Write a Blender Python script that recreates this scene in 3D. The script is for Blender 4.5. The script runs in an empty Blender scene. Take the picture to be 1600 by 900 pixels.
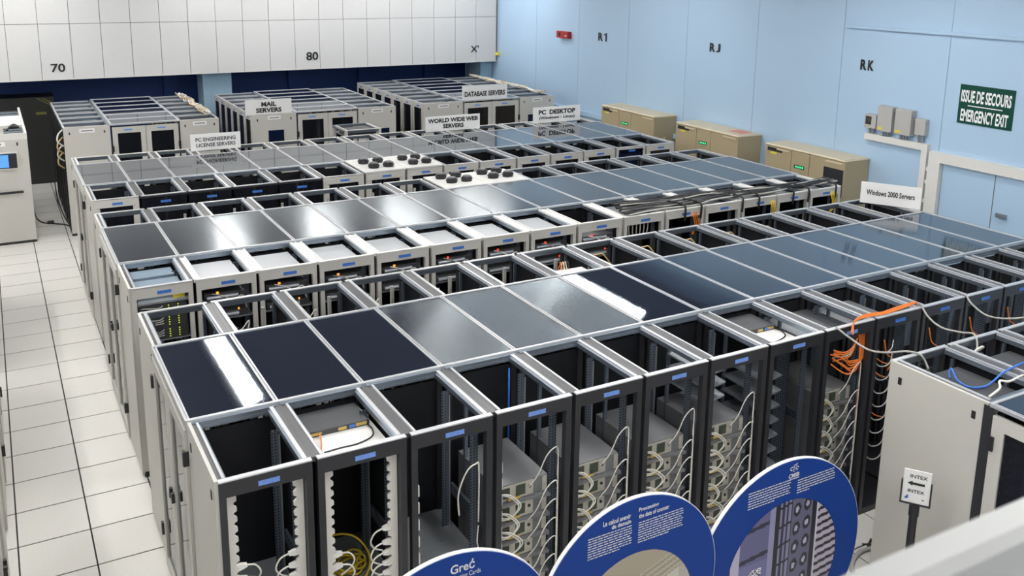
import bpy, math, random
from mathutils import Matrix, Vector
random.seed(7)
sc = bpy.context.scene
col = sc.collection
PI = math.pi

# ------------------------------------------------------------------ camera
CAM = Vector((-0.421, -7.899, 5.070))
YAW, PITCH, ROLL, FPX, PPY = 0.514, 0.213, 0.0128, 1452.74, 262.47
fwd = Vector((math.sin(YAW) * math.cos(PITCH), math.cos(YAW) * math.cos(PITCH), -math.sin(PITCH)))
rgt = Vector((math.cos(YAW), -math.sin(YAW), 0))
upv = rgt.cross(fwd)
r2 = rgt * math.cos(ROLL) + upv * math.sin(ROLL)
u2 = -rgt * math.sin(ROLL) + upv * math.cos(ROLL)
cd = bpy.data.cameras.new('camera')
cam = bpy.data.objects.new('camera', cd)
col.objects.link(cam)
cam.matrix_world = Matrix(((r2.x, u2.x, -fwd.x, CAM.x), (r2.y, u2.y, -fwd.y, CAM.y), (r2.z, u2.z, -fwd.z, CAM.z), (0, 0, 0, 1)))
cd.sensor_width = 36.0
cd.lens = FPX / 1600 * 36.0
cd.shift_y = -(450 - PPY) / 1600.0
cd.clip_start = 0.05
cd.dof.use_dof = True
cd.dof.focus_distance = 11.0
cd.dof.aperture_fstop = 4.0
sc.camera = cam

# ------------------------------------------------------------------ world, exposure
w = bpy.data.worlds.new('world')
sc.world = w
w.use_nodes = True
w.node_tree.nodes['Background'].inputs[0].default_value = (0.8, 0.88, 1, 1)
w.node_tree.nodes['Background'].inputs[1].default_value = 0.3
sc.view_settings.view_transform = 'Standard'
sc.view_settings.look = 'None'
sc.view_settings.gamma = 1.0
sc.view_settings.use_curve_mapping = False
sc.view_settings.exposure = 0.38
LAMP = 44.0            # emission of the ceiling tubes

# ------------------------------------------------------------------ materials
def mat(name, c, rough=0.5, metal=0.0, spec=0.5, noise=0.0, nscale=8.0, bump=0.0, bscale=60.0, ior=1.5, emit=0.0, coat=0.0):
    m = bpy.data.materials.new(name)
    m.use_nodes = True
    nt = m.node_tree
    b = nt.nodes['Principled BSDF']
    b.inputs['Base Color'].default_value = (*c, 1)
    b.inputs['Roughness'].default_value = rough
    b.inputs['Metallic'].default_value = metal
    b.inputs['Specular IOR Level'].default_value = spec
    b.inputs['IOR'].default_value = ior
    if ior > 1.7:
        b.inputs['Specular Tint'].default_value = (0.80, 0.93, 1.0, 1)
    b.inputs['Coat Weight'].default_value = coat
    if emit:
        b.inputs['Emission Color'].default_value = (*c, 1)
        b.inputs['Emission Strength'].default_value = emit
    tc = nt.nodes.new('ShaderNodeTexCoord')
    if noise:
        n = nt.nodes.new('ShaderNodeTexNoise')
        n.inputs['Scale'].default_value = nscale
        n.inputs['Detail'].default_value = 4
        nt.links.new(tc.outputs['Object'], n.inputs['Vector'])
        mx = nt.nodes.new('ShaderNodeMix')
        mx.data_type = 'RGBA'
        mx.inputs['A'].default_value = (*[max(0, v * (1 - noise)) for v in c], 1)
        mx.inputs['B'].default_value = (*[min(1, v * (1 + noise)) for v in c], 1)
        nt.links.new(n.outputs['Fac'], mx.inputs['Factor'])
        nt.links.new(mx.outputs['Result'], b.inputs['Base Color'])
    if bump:
        n2 = nt.nodes.new('ShaderNodeTexNoise')
        n2.inputs['Scale'].default_value = bscale
        n2.inputs['Detail'].default_value = 2
        nt.links.new(tc.outputs['Object'], n2.inputs['Vector'])
        bp = nt.nodes.new('ShaderNodeBump')
        bp.inputs['Strength'].default_value = bump
        bp.inputs['Distance'].default_value = 0.01
        nt.links.new(n2.outputs['Fac'], bp.inputs['Height'])
        nt.links.new(bp.outputs['Normal'], b.inputs['Normal'])
    return m

def pane_mat(name, wave, wob, c=(0.012, 0.013, 0.022), rough=0.03, ior=2.9):
    """dark honeycomb acrylic sheet: mirror-like, faintly wavy"""
    m = mat(name, c, rough, 0, 0.5, ior=ior)
    nt = m.node_tree
    b = nt.nodes['Principled BSDF']
    tc = nt.nodes.new('ShaderNodeTexCoord')
    wv = nt.nodes.new('ShaderNodeTexWave')
    wv.inputs['Scale'].default_value = 26
    wv.inputs['Distortion'].default_value = 2.5
    wv.inputs['Detail Scale'].default_value = 1.2
    wv.bands_direction = 'X'
    no = nt.nodes.new('ShaderNodeTexNoise')
    no.inputs['Scale'].default_value = 2.2
    nt.links.new(tc.outputs['Object'], wv.inputs['Vector'])
    nt.links.new(tc.outputs['Object'], no.inputs['Vector'])
    b1 = nt.nodes.new('ShaderNodeBump')
    b1.inputs['Strength'].default_value = wave
    b1.inputs['Distance'].default_value = 0.002
    b2 = nt.nodes.new('ShaderNodeBump')
    b2.inputs['Strength'].default_value = wob
    b2.inputs['Distance'].default_value = 0.01
    nt.links.new(wv.outputs['Fac'], b1.inputs['Height'])
    nt.links.new(no.outputs['Fac'], b2.inputs['Height'])
    nt.links.new(b1.outputs['Normal'], b2.inputs['Normal'])
    nt.links.new(b2.outputs['Normal'], b.inputs['Normal'])
    return m

def hole_mat(name, c, hole, sx, sz):
    """sheet steel with a regular grid of punched holes"""
    m = mat(name, c, 0.4, 0.6)
    nt = m.node_tree
    b = nt.nodes['Principled BSDF']
    tc = nt.nodes.new('ShaderNodeTexCoord')
    mp = nt.nodes.new('ShaderNodeMapping')
    mp.inputs['Scale'].default_value = (sx, sx, sz)
    ck = nt.nodes.new('ShaderNodeTexVoronoi')
    ck.inputs['Scale'].default_value = 1.0
    ck.inputs['Randomness'].default_value = 0.0
    lt = nt.nodes.new('ShaderNodeMath')
    lt.operation = 'LESS_THAN'
    lt.inputs[1].default_value = 0.33
    mx = nt.nodes.new('ShaderNodeMix')
    mx.data_type = 'RGBA'
    mx.inputs['A'].default_value = (*c, 1)
    mx.inputs['B'].default_value = (*hole, 1)
    nt.links.new(tc.outputs['Object'], mp.inputs['Vector'])
    nt.links.new(mp.outputs['Vector'], ck.inputs['Vector'])
    nt.links.new(ck.outputs['Distance'], lt.inputs[0])
    nt.links.new(lt.outputs[0], mx.inputs['Factor'])
    nt.links.new(mx.outputs['Result'], b.inputs['Base Color'])
    return m

def glass_mat(name, tint=(0.85, 0.88, 0.88), gl=0.12, rough=0.03):
    m = bpy.data.materials.new(name)
    m.use_nodes = True
    nt = m.node_tree
    nt.nodes.clear()
    out = nt.nodes.new('ShaderNodeOutputMaterial')
    t = nt.nodes.new('ShaderNodeBsdfTransparent')
    t.inputs[0].default_value = (*tint, 1)
    g = nt.nodes.new('ShaderNodeBsdfGlossy')
    g.inputs['Roughness'].default_value = rough
    fr = nt.nodes.new('ShaderNodeFresnel')
    fr.inputs[0].default_value = 1.5
    mx = nt.nodes.new('ShaderNodeMixShader')
    nt.links.new(fr.outputs[0], mx.inputs[0])
    nt.links.new(t.outputs[0], mx.inputs[1])
    nt.links.new(g.outputs[0], mx.inputs[2])
    nt.links.new(mx.outputs[0], out.inputs[0])
    return m

def color_attr_mat(name, rough=0.35):
    m = mat(name, (1, 1, 1), rough)
    nt = m.node_tree
    a = nt.nodes.new('ShaderNodeVertexColor')
    a.layer_name = 'print'
    nt.links.new(a.outputs['Color'], nt.nodes['Principled BSDF'].inputs['Base Color'])
    return m

M = dict(
    cream=mat('cream_paint', (0.565, 0.55, 0.51), 0.42, noise=0.03, nscale=3),
    cream_light=mat('pale_cream_paint', (0.74, 0.72, 0.67), 0.4, noise=0.03, nscale=3),
    black=mat('black_paint', (0.020, 0.020, 0.023), 0.4),
    charcoal=mat('charcoal_frame_paint', (0.026, 0.027, 0.031), 0.38),
    dark_in=mat('dark_interior_panel', (0.009, 0.010, 0.013), 0.5, spec=0.3),
    alu=mat('aluminium_rail', (0.66, 0.67, 0.69), 0.33, 0.6, noise=0.06, nscale=20),
    alu_white=mat('white_rail_paint', (0.70, 0.69, 0.66), 0.4, 0.0, noise=0.04, nscale=12),
    zinc=mat('zinc_channel', (0.25, 0.295, 0.35), 0.28, 0.75, noise=0.08, nscale=25),
    cover=mat('grey_gap_cover', (0.115, 0.115, 0.12), 0.35, 0.35, noise=0.06, nscale=15),
    steel=hole_mat('punched_blue_steel', (0.15, 0.18, 0.225), (0.004, 0.004, 0.006), 42, 42),
    steel_plain=mat('plain_steel', (0.33, 0.36, 0.40), 0.35, 0.6),
    plate=mat('grey_base_plate', (0.25, 0.27, 0.29), 0.42, 0.2, noise=0.1, nscale=6),
    shelf=mat('light_grey_shelf', (0.42, 0.435, 0.455), 0.4, 0.15, noise=0.05, nscale=4),
    white=mat('white_plastic', (0.80, 0.79, 0.76), 0.45),
    server=mat('grey_server_case', (0.20, 0.205, 0.215), 0.42, 0.3, noise=0.08, nscale=9),
    server_dark=mat('dark_server_case', (0.05, 0.052, 0.057), 0.45, 0.1),
    server_blue=mat('blue_grey_device', (0.23, 0.30, 0.37), 0.35, 0.3, noise=0.12, nscale=4),
    io=mat('server_rear_plate', (0.50, 0.48, 0.42), 0.4, 0.3, noise=0.2, nscale=30),
    vent=mat('dark_green_vent', (0.045, 0.06, 0.04), 0.5, noise=0.4, nscale=80),
    gold=mat('brass_port', (0.62, 0.45, 0.14), 0.35, 0.5, noise=0.3, nscale=90),
    port_blue=mat('blue_port', (0.07, 0.2, 0.6), 0.4),
    label=mat('blue_label', (0.05, 0.17, 0.55), 0.45, noise=0.5, nscale=70),
    label_pale=mat('pale_blue_label', (0.16, 0.30, 0.72), 0.45, noise=0.3, nscale=70),
    paper=mat('white_card', (0.88, 0.88, 0.87), 0.55),
    ink=mat('black_ink', (0.012, 0.012, 0.013), 0.6),
    ink_grey=mat('grey_print', (0.22, 0.22, 0.23), 0.6),
    wire_white=mat('white_cable', (0.74, 0.72, 0.66), 0.45),
    wire_grey=mat('grey_cable', (0.42, 0.41, 0.38), 0.5),
    wire_black=mat('black_cable', (0.012, 0.012, 0.013), 0.45),
    wire_yellow=mat('yellow_cable', (0.85, 0.60, 0.03), 0.45),
    wire_tan=mat('tan_cable', (0.62, 0.43, 0.19), 0.5),
    wire_orange=mat('orange_cable', (0.85, 0.21, 0.025), 0.45),
    wire_blue=mat('blue_cable', (0.03, 0.16, 0.62), 0.4),
    wire_red=mat('red_cable', (0.5, 0.03, 0.02), 0.45),
    smoked=mat('smoked_glass', (0.010, 0.011, 0.015), 0.06, 0, 0.5, ior=1.5),
    clear=glass_mat('clear_glass'),
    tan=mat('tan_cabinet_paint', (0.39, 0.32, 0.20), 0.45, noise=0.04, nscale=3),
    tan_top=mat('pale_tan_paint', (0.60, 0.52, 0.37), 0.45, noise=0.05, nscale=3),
    wall_blue=mat('light_blue_wall_paint', (0.40, 0.56, 0.735), 0.42, noise=0.025, nscale=0.6),
    wall_blue2=mat('wall_joint_blue', (0.20, 0.33, 0.45), 0.6),
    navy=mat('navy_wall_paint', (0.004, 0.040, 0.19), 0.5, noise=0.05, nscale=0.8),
    col_blue=mat('column_blue_paint', (0.33, 0.50, 0.64), 0.5),
    floor_tile=mat('speckled_floor_tile', (0.69, 0.675, 0.635), 0.38, noise=0.07, nscale=55),
    grout=mat('black_floor_joint', (0.012, 0.012, 0.012), 0.7),
    acoustic=mat('perforated_white_panel', (0.63, 0.63, 0.625), 0.75, noise=0.13, nscale=45, bump=0.3, bscale=90),
    acoustic_gap=mat('grey_panel_joint', (0.20, 0.20, 0.20), 0.8),
    ceiling=mat('ceiling_grey', (0.20, 0.20, 0.215), 0.8),
    plain_wall=mat('off_white_wall', (0.55, 0.56, 0.57), 0.7),
    lamp=mat('lamp_diffuser', (1.0, 0.985, 0.96), 0.5, emit=LAMP),
    lamp_body=mat('lamp_housing', (0.7, 0.7, 0.7), 0.5),
    green_sign=mat('dark_green_sign', (0.001, 0.055, 0.036), 0.5, spec=0.25),
    sign_white=mat('white_lettering', (0.85, 0.86, 0.86), 0.5),
    led_green=mat('green_lamp', (0.05, 0.8, 0.3), 0.4, emit=0.7),
    led_yellow=mat('yellow_lamp', (0.70, 0.80, 0.05), 0.4, emit=0.5),
    led_orange=mat('orange_lamp', (0.9, 0.35, 0.04), 0.4, emit=0.9),
    led_red=mat('red_lamp', (0.9, 0.06, 0.03), 0.4, emit=0.8),
    red=mat('red_alarm_box', (0.36, 0.012, 0.015), 0.4),
    yellow=mat('yellow_sticker', (0.72, 0.60, 0.05), 0.5),
    box_grey=mat('grey_control_box', (0.43, 0.42, 0.405), 0.5, noise=0.03),
    board_blue=mat('royal_blue_board', (0.006, 0.050, 0.29), 0.5, spec=0.2, noise=0.03, nscale=2),
    rail_paint=mat('white_rail_enamel', (0.33, 0.34, 0.335), 0.5),
    screen=mat('blue_screen', (0.10, 0.32, 0.85), 0.3, emit=0.35, noise=0.25, nscale=30),
    screen_off=mat('navy_window', (0.006, 0.012, 0.035), 0.1),
    cabinet_black=mat('black_cabinet_paint', (0.022, 0.024, 0.022), 0.5),
    olive=mat('dull_yellow_tape', (0.20, 0.19, 0.04), 0.6),
    pink=mat('pink_sticker', (0.62, 0.27, 0.20), 0.6, noise=0.25, nscale=40),
    pane1=pane_mat('near_roof_sheet', 0.03, 0.012, (0.008, 0.010, 0.024), rough=0.016),
    pane1b=pane_mat('crinkled_roof_sheet', 0.35, 0.05, rough=0.07),
    pane1c=pane_mat('dull_crinkled_roof_sheet', 0.6, 0.06, rough=0.17),
    pane2=pane_mat('middle_roof_sheet', 0.01, 0.03, (0.015, 0.016, 0.022), rough=0.19, ior=2.4),
    pane3=pane_mat('far_roof_sheet', 0.004, 0.015, (0.018, 0.02, 0.026), ior=1.8),
    pane4=pane_mat('rear_roof_sheet', 0.004, 0.03, (0.008, 0.012, 0.035)),
    print=color_attr_mat('printed_photo'),
)

# ------------------------------------------------------------------ mesh helpers
class MB:
    def __init__(s):
        s.v = []; s.f = []; s.mi = []
    def quad(s, a, b, c, d, mi=0):
        n = len(s.v); s.v += [a, b, c, d]; s.f.append((n, n + 1, n + 2, n + 3)); s.mi.append(mi)
    def box(s, x0, x1, y0, y1, z0, z1, mi=0, ch=0.0):
        n = len(s.v)
        if ch <= 0:
            s.v += [(x0, y0, z0), (x1, y0, z0), (x1, y1, z0), (x0, y1, z0), (x0, y0, z1), (x1, y0, z1), (x1, y1, z1), (x0, y1, z1)]
            F = [(0, 3, 2, 1), (4, 5, 6, 7), (0, 1, 5, 4), (1, 2, 6, 5), (2, 3, 7, 6), (3, 0, 4, 7)]
        else:            # top edges chamfered
            z2 = z1 - ch
            s.v += [(x0, y0, z0), (x1, y0, z0), (x1, y1, z0), (x0, y1, z0), (x0, y0, z2), (x1, y0, z2), (x1, y1, z2), (x0, y1, z2),
                    (x0 + ch, y0 + ch, z1), (x1 - ch, y0 + ch, z1), (x1 - ch, y1 - ch, z1), (x0 + ch, y1 - ch, z1)]
            F = [(0, 3, 2, 1), (8, 9, 10, 11), (0, 1, 5, 4), (1, 2, 6, 5), (2, 3, 7, 6), (3, 0, 4, 7), (4, 5, 9, 8), (5, 6, 10, 9), (6, 7, 11, 10), (7, 4, 8, 11)]
        for f in F:
            s.f.append(tuple(i + n for i in f)); s.mi.append(mi)
        return s
    def prism(s, pts, axis, a0, a1, mi=0):
        """extrude a convex/any 2-D outline along axis ('x','y','z')"""
        n = len(s.v); k = len(pts)
        def P(p, a):
            return {'x': (a, p[0], p[1]), 'y': (p[0], a, p[1]), 'z': (p[0], p[1], a)}[axis]
        s.v += [P(p, a0) for p in pts] + [P(p, a1) for p in pts]
        s.f.append(tuple(range(n + k - 1, n - 1, -1))); s.mi.append(mi)
        s.f.append(tuple(range(n + k, n + 2 * k))); s.mi.append(mi)
        for i in range(k):
            j = (i + 1) % k
            s.f.append((n + i, n + j, n + k + j, n + k + i)); s.mi.append(mi)
        return s
    def cyl(s, cx, cy, z0, z1, r0, r1=None, k=16, mi=0, axis='z'):
        r1 = r0 if r1 is None else r1
        n = len(s.v)
        for z, r in ((z0, r0), (z1, r1)):
            for i in range(k):
                a = 2 * PI * i / k
                p = (cx + r * math.cos(a), cy + r * math.sin(a))
                s.v.append({'z': (p[0], p[1], z), 'y': (p[0], z, p[1]), 'x': (z, p[0], p[1])}[axis])
        s.f.append(tuple(range(n + k - 1, n - 1, -1))); s.mi.append(mi)
        s.f.append(tuple(range(n + k, n + 2 * k))); s.mi.append(mi)
        for i in range(k):
            j = (i + 1) % k
            s.f.append((n + i, n + j, n + k + j, n + k + i)); s.mi.append(mi)
        return s
    def tube(s, pts, r, k=6, mi=0, smooth=5):
        P = [Vector(p) for p in pts]
        if smooth and len(P) > 2:
            Q = []
            for i in range(len(P) - 1):
                p0 = P[max(i - 1, 0)]; p1 = P[i]; p2 = P[i + 1]; p3 = P[min(i + 2, len(P) - 1)]
                for j in range(smooth):
                    t = j / smooth
                    Q.append(0.5 * ((2 * p1) + (p2 - p0) * t + (2 * p0 - 5 * p1 + 4 * p2 - p3) * t * t + (3 * p1 - p0 - 3 * p2 + p3) * t ** 3))
            Q.append(P[-1]); P = Q
        n = len(s.v)
        T0 = (P[1] - P[0]).normalized()
        N = T0.orthogonal().normalized()
        for i, p in enumerate(P):
            T = (P[min(i + 1, len(P) - 1)] - P[max(i - 1, 0)])
            T = T.normalized() if T.length > 1e-9 else T0
            N = (N - T * N.dot(T))
            N = N.normalized() if N.length > 1e-6 else T.orthogonal().normalized()
            B = T.cross(N)
            for j in range(k):
                a = 2 * PI * j / k
                s.v.append(tuple(p + N * (r * math.cos(a)) + B * (r * math.sin(a))))
        for i in range(len(P) - 1):
            for j in range(k):
                j2 = (j + 1) % k
                s.f.append((n + i * k + j, n + i * k + j2, n + (i + 1) * k + j2, n + (i + 1) * k + j)); s.mi.append(mi)
        s.f.append(tuple(n + j for j in range(k - 1, -1, -1))); s.mi.append(mi)
        e = n + (len(P) - 1) * k
        s.f.append(tuple(e + j for j in range(k))); s.mi.append(mi)
        return s
    def mesh(s, name, *mats, smooth=False):
        me = bpy.data.meshes.new(name)
        me.from_pydata(s.v, [], s.f)
        for m in mats:
            me.materials.append(M[m] if isinstance(m, str) else m)
        if len(mats) > 1:
            me.polygons.foreach_set('material_index', s.mi)
        if smooth:
            me.polygons.foreach_set('use_smooth', [True] * len(me.polygons))
        me.update()
        return me

def put(name, me, parent=None, loc=(0, 0, 0), rot=(0, 0, 0), scale=(1, 1, 1)):
    o = bpy.data.objects.new(name, me)
    col.objects.link(o)
    o.location = loc; o.rotation_euler = rot; o.scale = scale
    if parent is not None:
        o.parent = parent
    return o

def tag(o, label, cat, group=None):
    o['label'] = label; o['category'] = cat
    if group: o['group'] = group
    return o

def thing(name, label, cat, loc=(0, 0, 0), rz=0.0, group=None, scale=(1, 1, 1)):
    o = put(name, None, None, loc, (0, 0, rz), scale)
    return tag(o, label, cat, group)

def struct(o):
    o['kind'] = 'structure'
    return o

_cache = {}
def shared(key, fn):
    if key not in _cache:
        _cache[key] = fn()
    return _cache[key]

def cable(label, pts, r, m, group=None, cat='cable', name='cable', k=6, smooth=5):
    me = MB().tube(pts, r, k, smooth=smooth).mesh(name, m, smooth=True)
    return tag(put(name, me), label, cat, group)

# ------------------------------------------------------------------ lettering (all glyph meshes made first, while the scene is small)
TXT = {}
def prep_texts(items):
    objs = []
    for key, body, bold, space in items:
        cu = bpy.data.curves.new('lettering', 'FONT')
        cu.body = body
        cu.align_x = 'CENTER'
        cu.offset = bold
        cu.space_line = space
        cu.resolution_u = 3
        cu.extrude = 0.0
        o = bpy.data.objects.new('lettering', cu)
        col.objects.link(o)
        objs.append((key, o, cu))
    bpy.context.view_layer.update()
    dg = bpy.context.evaluated_depsgraph_get()
    for key, o, cu in objs:
        TXT[key] = bpy.data.meshes.new_from_object(o.evaluated_get(dg))
    for key, o, cu in objs:
        bpy.data.objects.remove(o)
        bpy.data.curves.remove(cu)
prep_texts([
    ('mail', 'MAIL\nSERVERS', 0.04, 1.0), ('db', 'DATABASE SERVERS', 0.036, 1), ('www', 'WORLD WIDE WEB\nSERVERS', 0.04, 1.05),
    ('pcd1', 'PC  DESKTOP', 0.04, 1), ('pcd2', '(Windows - Linux)', 0.025, 1), ('pce', 'PC ENGINEERING\nLICENSE SERVERS', 0.02, 1.1),
    ('win', 'Windows 2000 Servers', 0.022, 1), ('70', '70', 0.02, 1), ('80', '80', 0.025, 1), ('X', "X'", 0.015, 1), ('R', 'R', 0.045, 1), ('J', 'J', 0.045, 1), ('K', 'K', 0.045, 1),
    ('R1', 'R1', 0.01, 1), ('RJ', 'RJ', 0.01, 1), ('RK', 'RK', 0.015, 1),
    ('exit1', 'ISSUE DE SECOURS', 0.03, 1), ('exit2', 'EMERGENCY EXIT', 0.03, 1),
    ('intex', 'INTEX', 0.02, 1), ('greec', 'Gre\u0107', 0.015, 1), ('grecsub', 'Evaluating Cards\nD Caminos', 0.0, 1),
    ('t2a', 'Le calcul avenir', 0.02, 1), ('t2a2', 'de demain', 0.02, 1), ('t2b', 'Processing', 0.02, 1), ('t2b2', 'the data of counter', 0.02, 1),
    ('logo', 'CMIIB', 0.03, 1), ('doc', '\u00f1', 0.0, 1),
])

def lettering(key, m, wdt, hgt, parent, loc, rot, name='lettering'):
    """a flat word stretched to wdt x hgt, centred on loc"""
    src = TXT[key]
    xs = [v.co.x for v in src.vertices]; ys = [v.co.y for v in src.vertices]
    cx, cy = (min(xs) + max(xs)) / 2, (min(ys) + max(ys)) / 2
    sx, sy = wdt / (max(xs) - min(xs)), hgt / (max(ys) - min(ys))
    me = bpy.data.meshes.new(name)
    me.from_pydata([((v.co.x - cx) * sx, (v.co.y - cy) * sy, 0) for v in src.vertices], [], [tuple(p.vertices) for p in src.polygons])
    me.materials.append(M[m])
    return put(name, me, parent, loc, rot)
ROT_Y = (PI / 2, 0, 0)                       # reads from -Y
ROT_X = (PI / 2, 0, -PI / 2)                 # reads from -X

# ------------------------------------------------------------------ the room
ROOM_X0, ROOM_X1, ROOM_Y0, ROOM_Y1, CEIL = -6.0, 12.0, -11.0, 17.0, 5.5
T = 0.59
fl = struct(put('floor', MB().box(ROOM_X0, ROOM_X1 + 0.2, ROOM_Y0, ROOM_Y1 + 0.2, -0.2, -0.006).mesh('floor', 'grout')))
tile_me = MB().box(0.007, T - 0.007, 0.008, T - 0.008, -0.006, 0.0).mesh('floor_tile', 'floor_tile')
rest = MB()
for i in range(-10, 21):
    for j in range(-19, 29):
        x, y = i * T, j * T
        seen = (i in (-1, 0, 1) and -3 <= j <= 27) or (4.6 < x < 7.0 and -4.9 < y < -2.4)
        if seen:
            put('floor_tile', tile_me, fl, (x, y, 0))
        elif x < ROOM_X1 - 0.1:
            rest.box(x + 0.007, min(x + T - 0.007, ROOM_X1), y + 0.008, y + T - 0.008, -0.006, 0)
r_ = put('floor_tiles', rest.mesh('floor_tiles', 'floor_tile'), fl)
r_['kind'] = 'stuff'

# right wall, light blue panels with narrow joints
wr = struct(put('wall_right', MB().box(12.006, 12.2, ROOM_Y0, ROOM_Y1, 0, CEIL).mesh('wall', 'wall_blue2')))
seams = [0.97 + 1.99 * k for k in range(-6, 8)] + [ROOM_Y1]
for k, y in enumerate(seams[:-1]):
    y2 = seams[k + 1]
    if y2 - y < 0.05: continue
    put('panel', MB().box(12.0, 12.006, y + 0.005, y2 - 0.005, 0.0, CEIL).mesh('panel', 'wall_blue'), wr)
put('ridge', MB().box(11.94, 12.0, -5.0, 2.87, 4.165, 4.215).mesh('ridge', 'wall_blue'), wr)
tk = struct(put('trim_1', MB().box(11.93, 12.0, 5.0, 14.6, 1.60, 1.70).mesh('trim', 'wall_blue')))

# white panelled bulkhead over the recess at the back
bk = struct(put('wall_back_upper', MB().box(ROOM_X0, 11.995, 15.02, 15.25, 2.5, CEIL).mesh('wall', 'acoustic_gap')))
bx = [-0.046 + 0.6313 * k for k in range(-9, 20)]
for k, x in enumerate(bx):
    x2 = min(x + 0.6313, 11.995)
    if x2 - x < 0.05 or x < ROOM_X0: continue
    for z0, z1 in ((2.5, 3.72), (3.72, 4.94), (4.94, CEIL)):
        put('wall_panel', MB().box(x + 0.006, x2 - 0.006, 15.0, 15.02, z0 + (0.006 if z0 > 3 else 0), z1 - 0.006).mesh('wall_panel', 'acoustic'), bk)
put('soffit_edge', MB().box(ROOM_X0, 11.995, 14.995, 15.25, 2.485, 2.5).mesh('soffit_edge', 'alu_white'), bk)
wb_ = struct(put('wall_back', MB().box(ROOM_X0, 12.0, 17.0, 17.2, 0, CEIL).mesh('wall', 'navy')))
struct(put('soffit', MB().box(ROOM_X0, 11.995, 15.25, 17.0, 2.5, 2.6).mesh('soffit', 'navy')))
for (x0, x1, y0) in ((4.06, 4.74, 15.3), (11.62, 11.98, 15.3), (-2.9, -2.2, 15.3)):
    cm = MB().box(x0, x1, y0, y0 + 0.7, 0, 2.485)
    for q in range(1, 4):
        cm.box(x0 + (x1 - x0) * q / 4 - 0.008, x0 + (x1 - x0) * q / 4 + 0.008, y0 - 0.006, y0, 0, 2.485)
    struct(put('column', cm.mesh('column', 'col_blue')))
for x in (3.4, 6.6, 8.6, 10.6):
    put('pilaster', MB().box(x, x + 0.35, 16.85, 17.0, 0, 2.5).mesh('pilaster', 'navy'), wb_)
struct(put('wall_left', MB().box(ROOM_X0 - 0.2, ROOM_X0, ROOM_Y0, ROOM_Y1, 0, CEIL).mesh('wall', 'plain_wall')))
struct(put('wall_front', MB().box(ROOM_X0, ROOM_X1 + 0.2, ROOM_Y0 - 0.2, ROOM_Y0, 0, CEIL).mesh('wall', 'plain_wall')))
struct(put('ceiling', MB().box(ROOM_X0 - 0.2, ROOM_X1 + 0.2, ROOM_Y0 - 0.2, ROOM_Y1 + 0.2, CEIL, CEIL + 0.2).mesh('ceiling', 'ceiling')))

# unseen ceiling tubes: some set by roof reflections, the rest added for fill
lamp_hous = MB().box(-0.16, 0.16, -1.5, 1.5, -0.06, 0.0).mesh('housing', 'lamp_body')
lamp_diff = MB().box(-0.055, 0.055, -1.47, 1.47, -0.075, -0.06).mesh('diffuser', 'lamp')
ORD = ['first', 'second', 'third', 'fourth', 'fifth', 'sixth', 'seventh', 'eighth', 'ninth', 'tenth', 'eleventh', 'twelfth', 'thirteenth', 'fourteenth', 'fifteenth']
lamp_rows = [(-8.0, (-2.0, 1.5, 5.0, 8.5)), (-4.0, (-2.0, 0.5, 2.8, 5.1, 7.4, 9.8)), (1.2, (-1.8, 0.5, 2.8, 5.1, 7.4, 9.8)), (4.0, (-4.0, -2.0, -0.1)), (6.8, (2.62, 7.35, 9.85)), (9.4, (-4.0, -2.0, -0.1)), (13.2, (-4.0, -1.6, 0.5, 4.1, 6.3, 8.45, 10.6))]  # far-left, left-aisle and nearer tubes are added, not read from reflections
for j, (y, xs) in enumerate(lamp_rows):
    for i, x in enumerate(xs):
        t = thing('ceiling_light', f'long white unseen ceiling tube light, {ORD[i]} from left in the {ORD[j]} cross row', 'ceiling light', (x, y, CEIL), 0, 'ceiling tube lights')
        put('housing', lamp_hous, t); put('diffuser', lamp_diff, t)

# ------------------------------------------------------------------ server racks
PW, DP, HT = 0.645, 0.87, 2.0          # nominal pitch, depth, height
HB = 0.305                             # half body width

def rk(key, fn, *mats):
    return shared(key, lambda: fn().mesh(key if isinstance(key, str) else key[0], *mats))

def m_post(front, m):
    y0, y1 = (0, 0.05) if front else (DP - 0.05, DP)
    return rk(('post', front, m), lambda: MB().box(-0.0225, 0.0225, y0, y1, 0.06, 1.984 if front else 1.965), m)

def side_rail(wide):
    b = MB()
    if wide:
        b.box(0.252, 0.280, 0.036, DP - 0.045, 1.985, 1.998).box(0.252, 0.262, 0.045, DP - 0.045, 1.95, 1.985)
    else:
        b.box(-0.275, -0.258, 0.036, DP - 0.045, 1.985, 1.998).box(-0.268, -0.258, 0.045, DP - 0.045, 1.95, 1.985)
    return b

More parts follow.
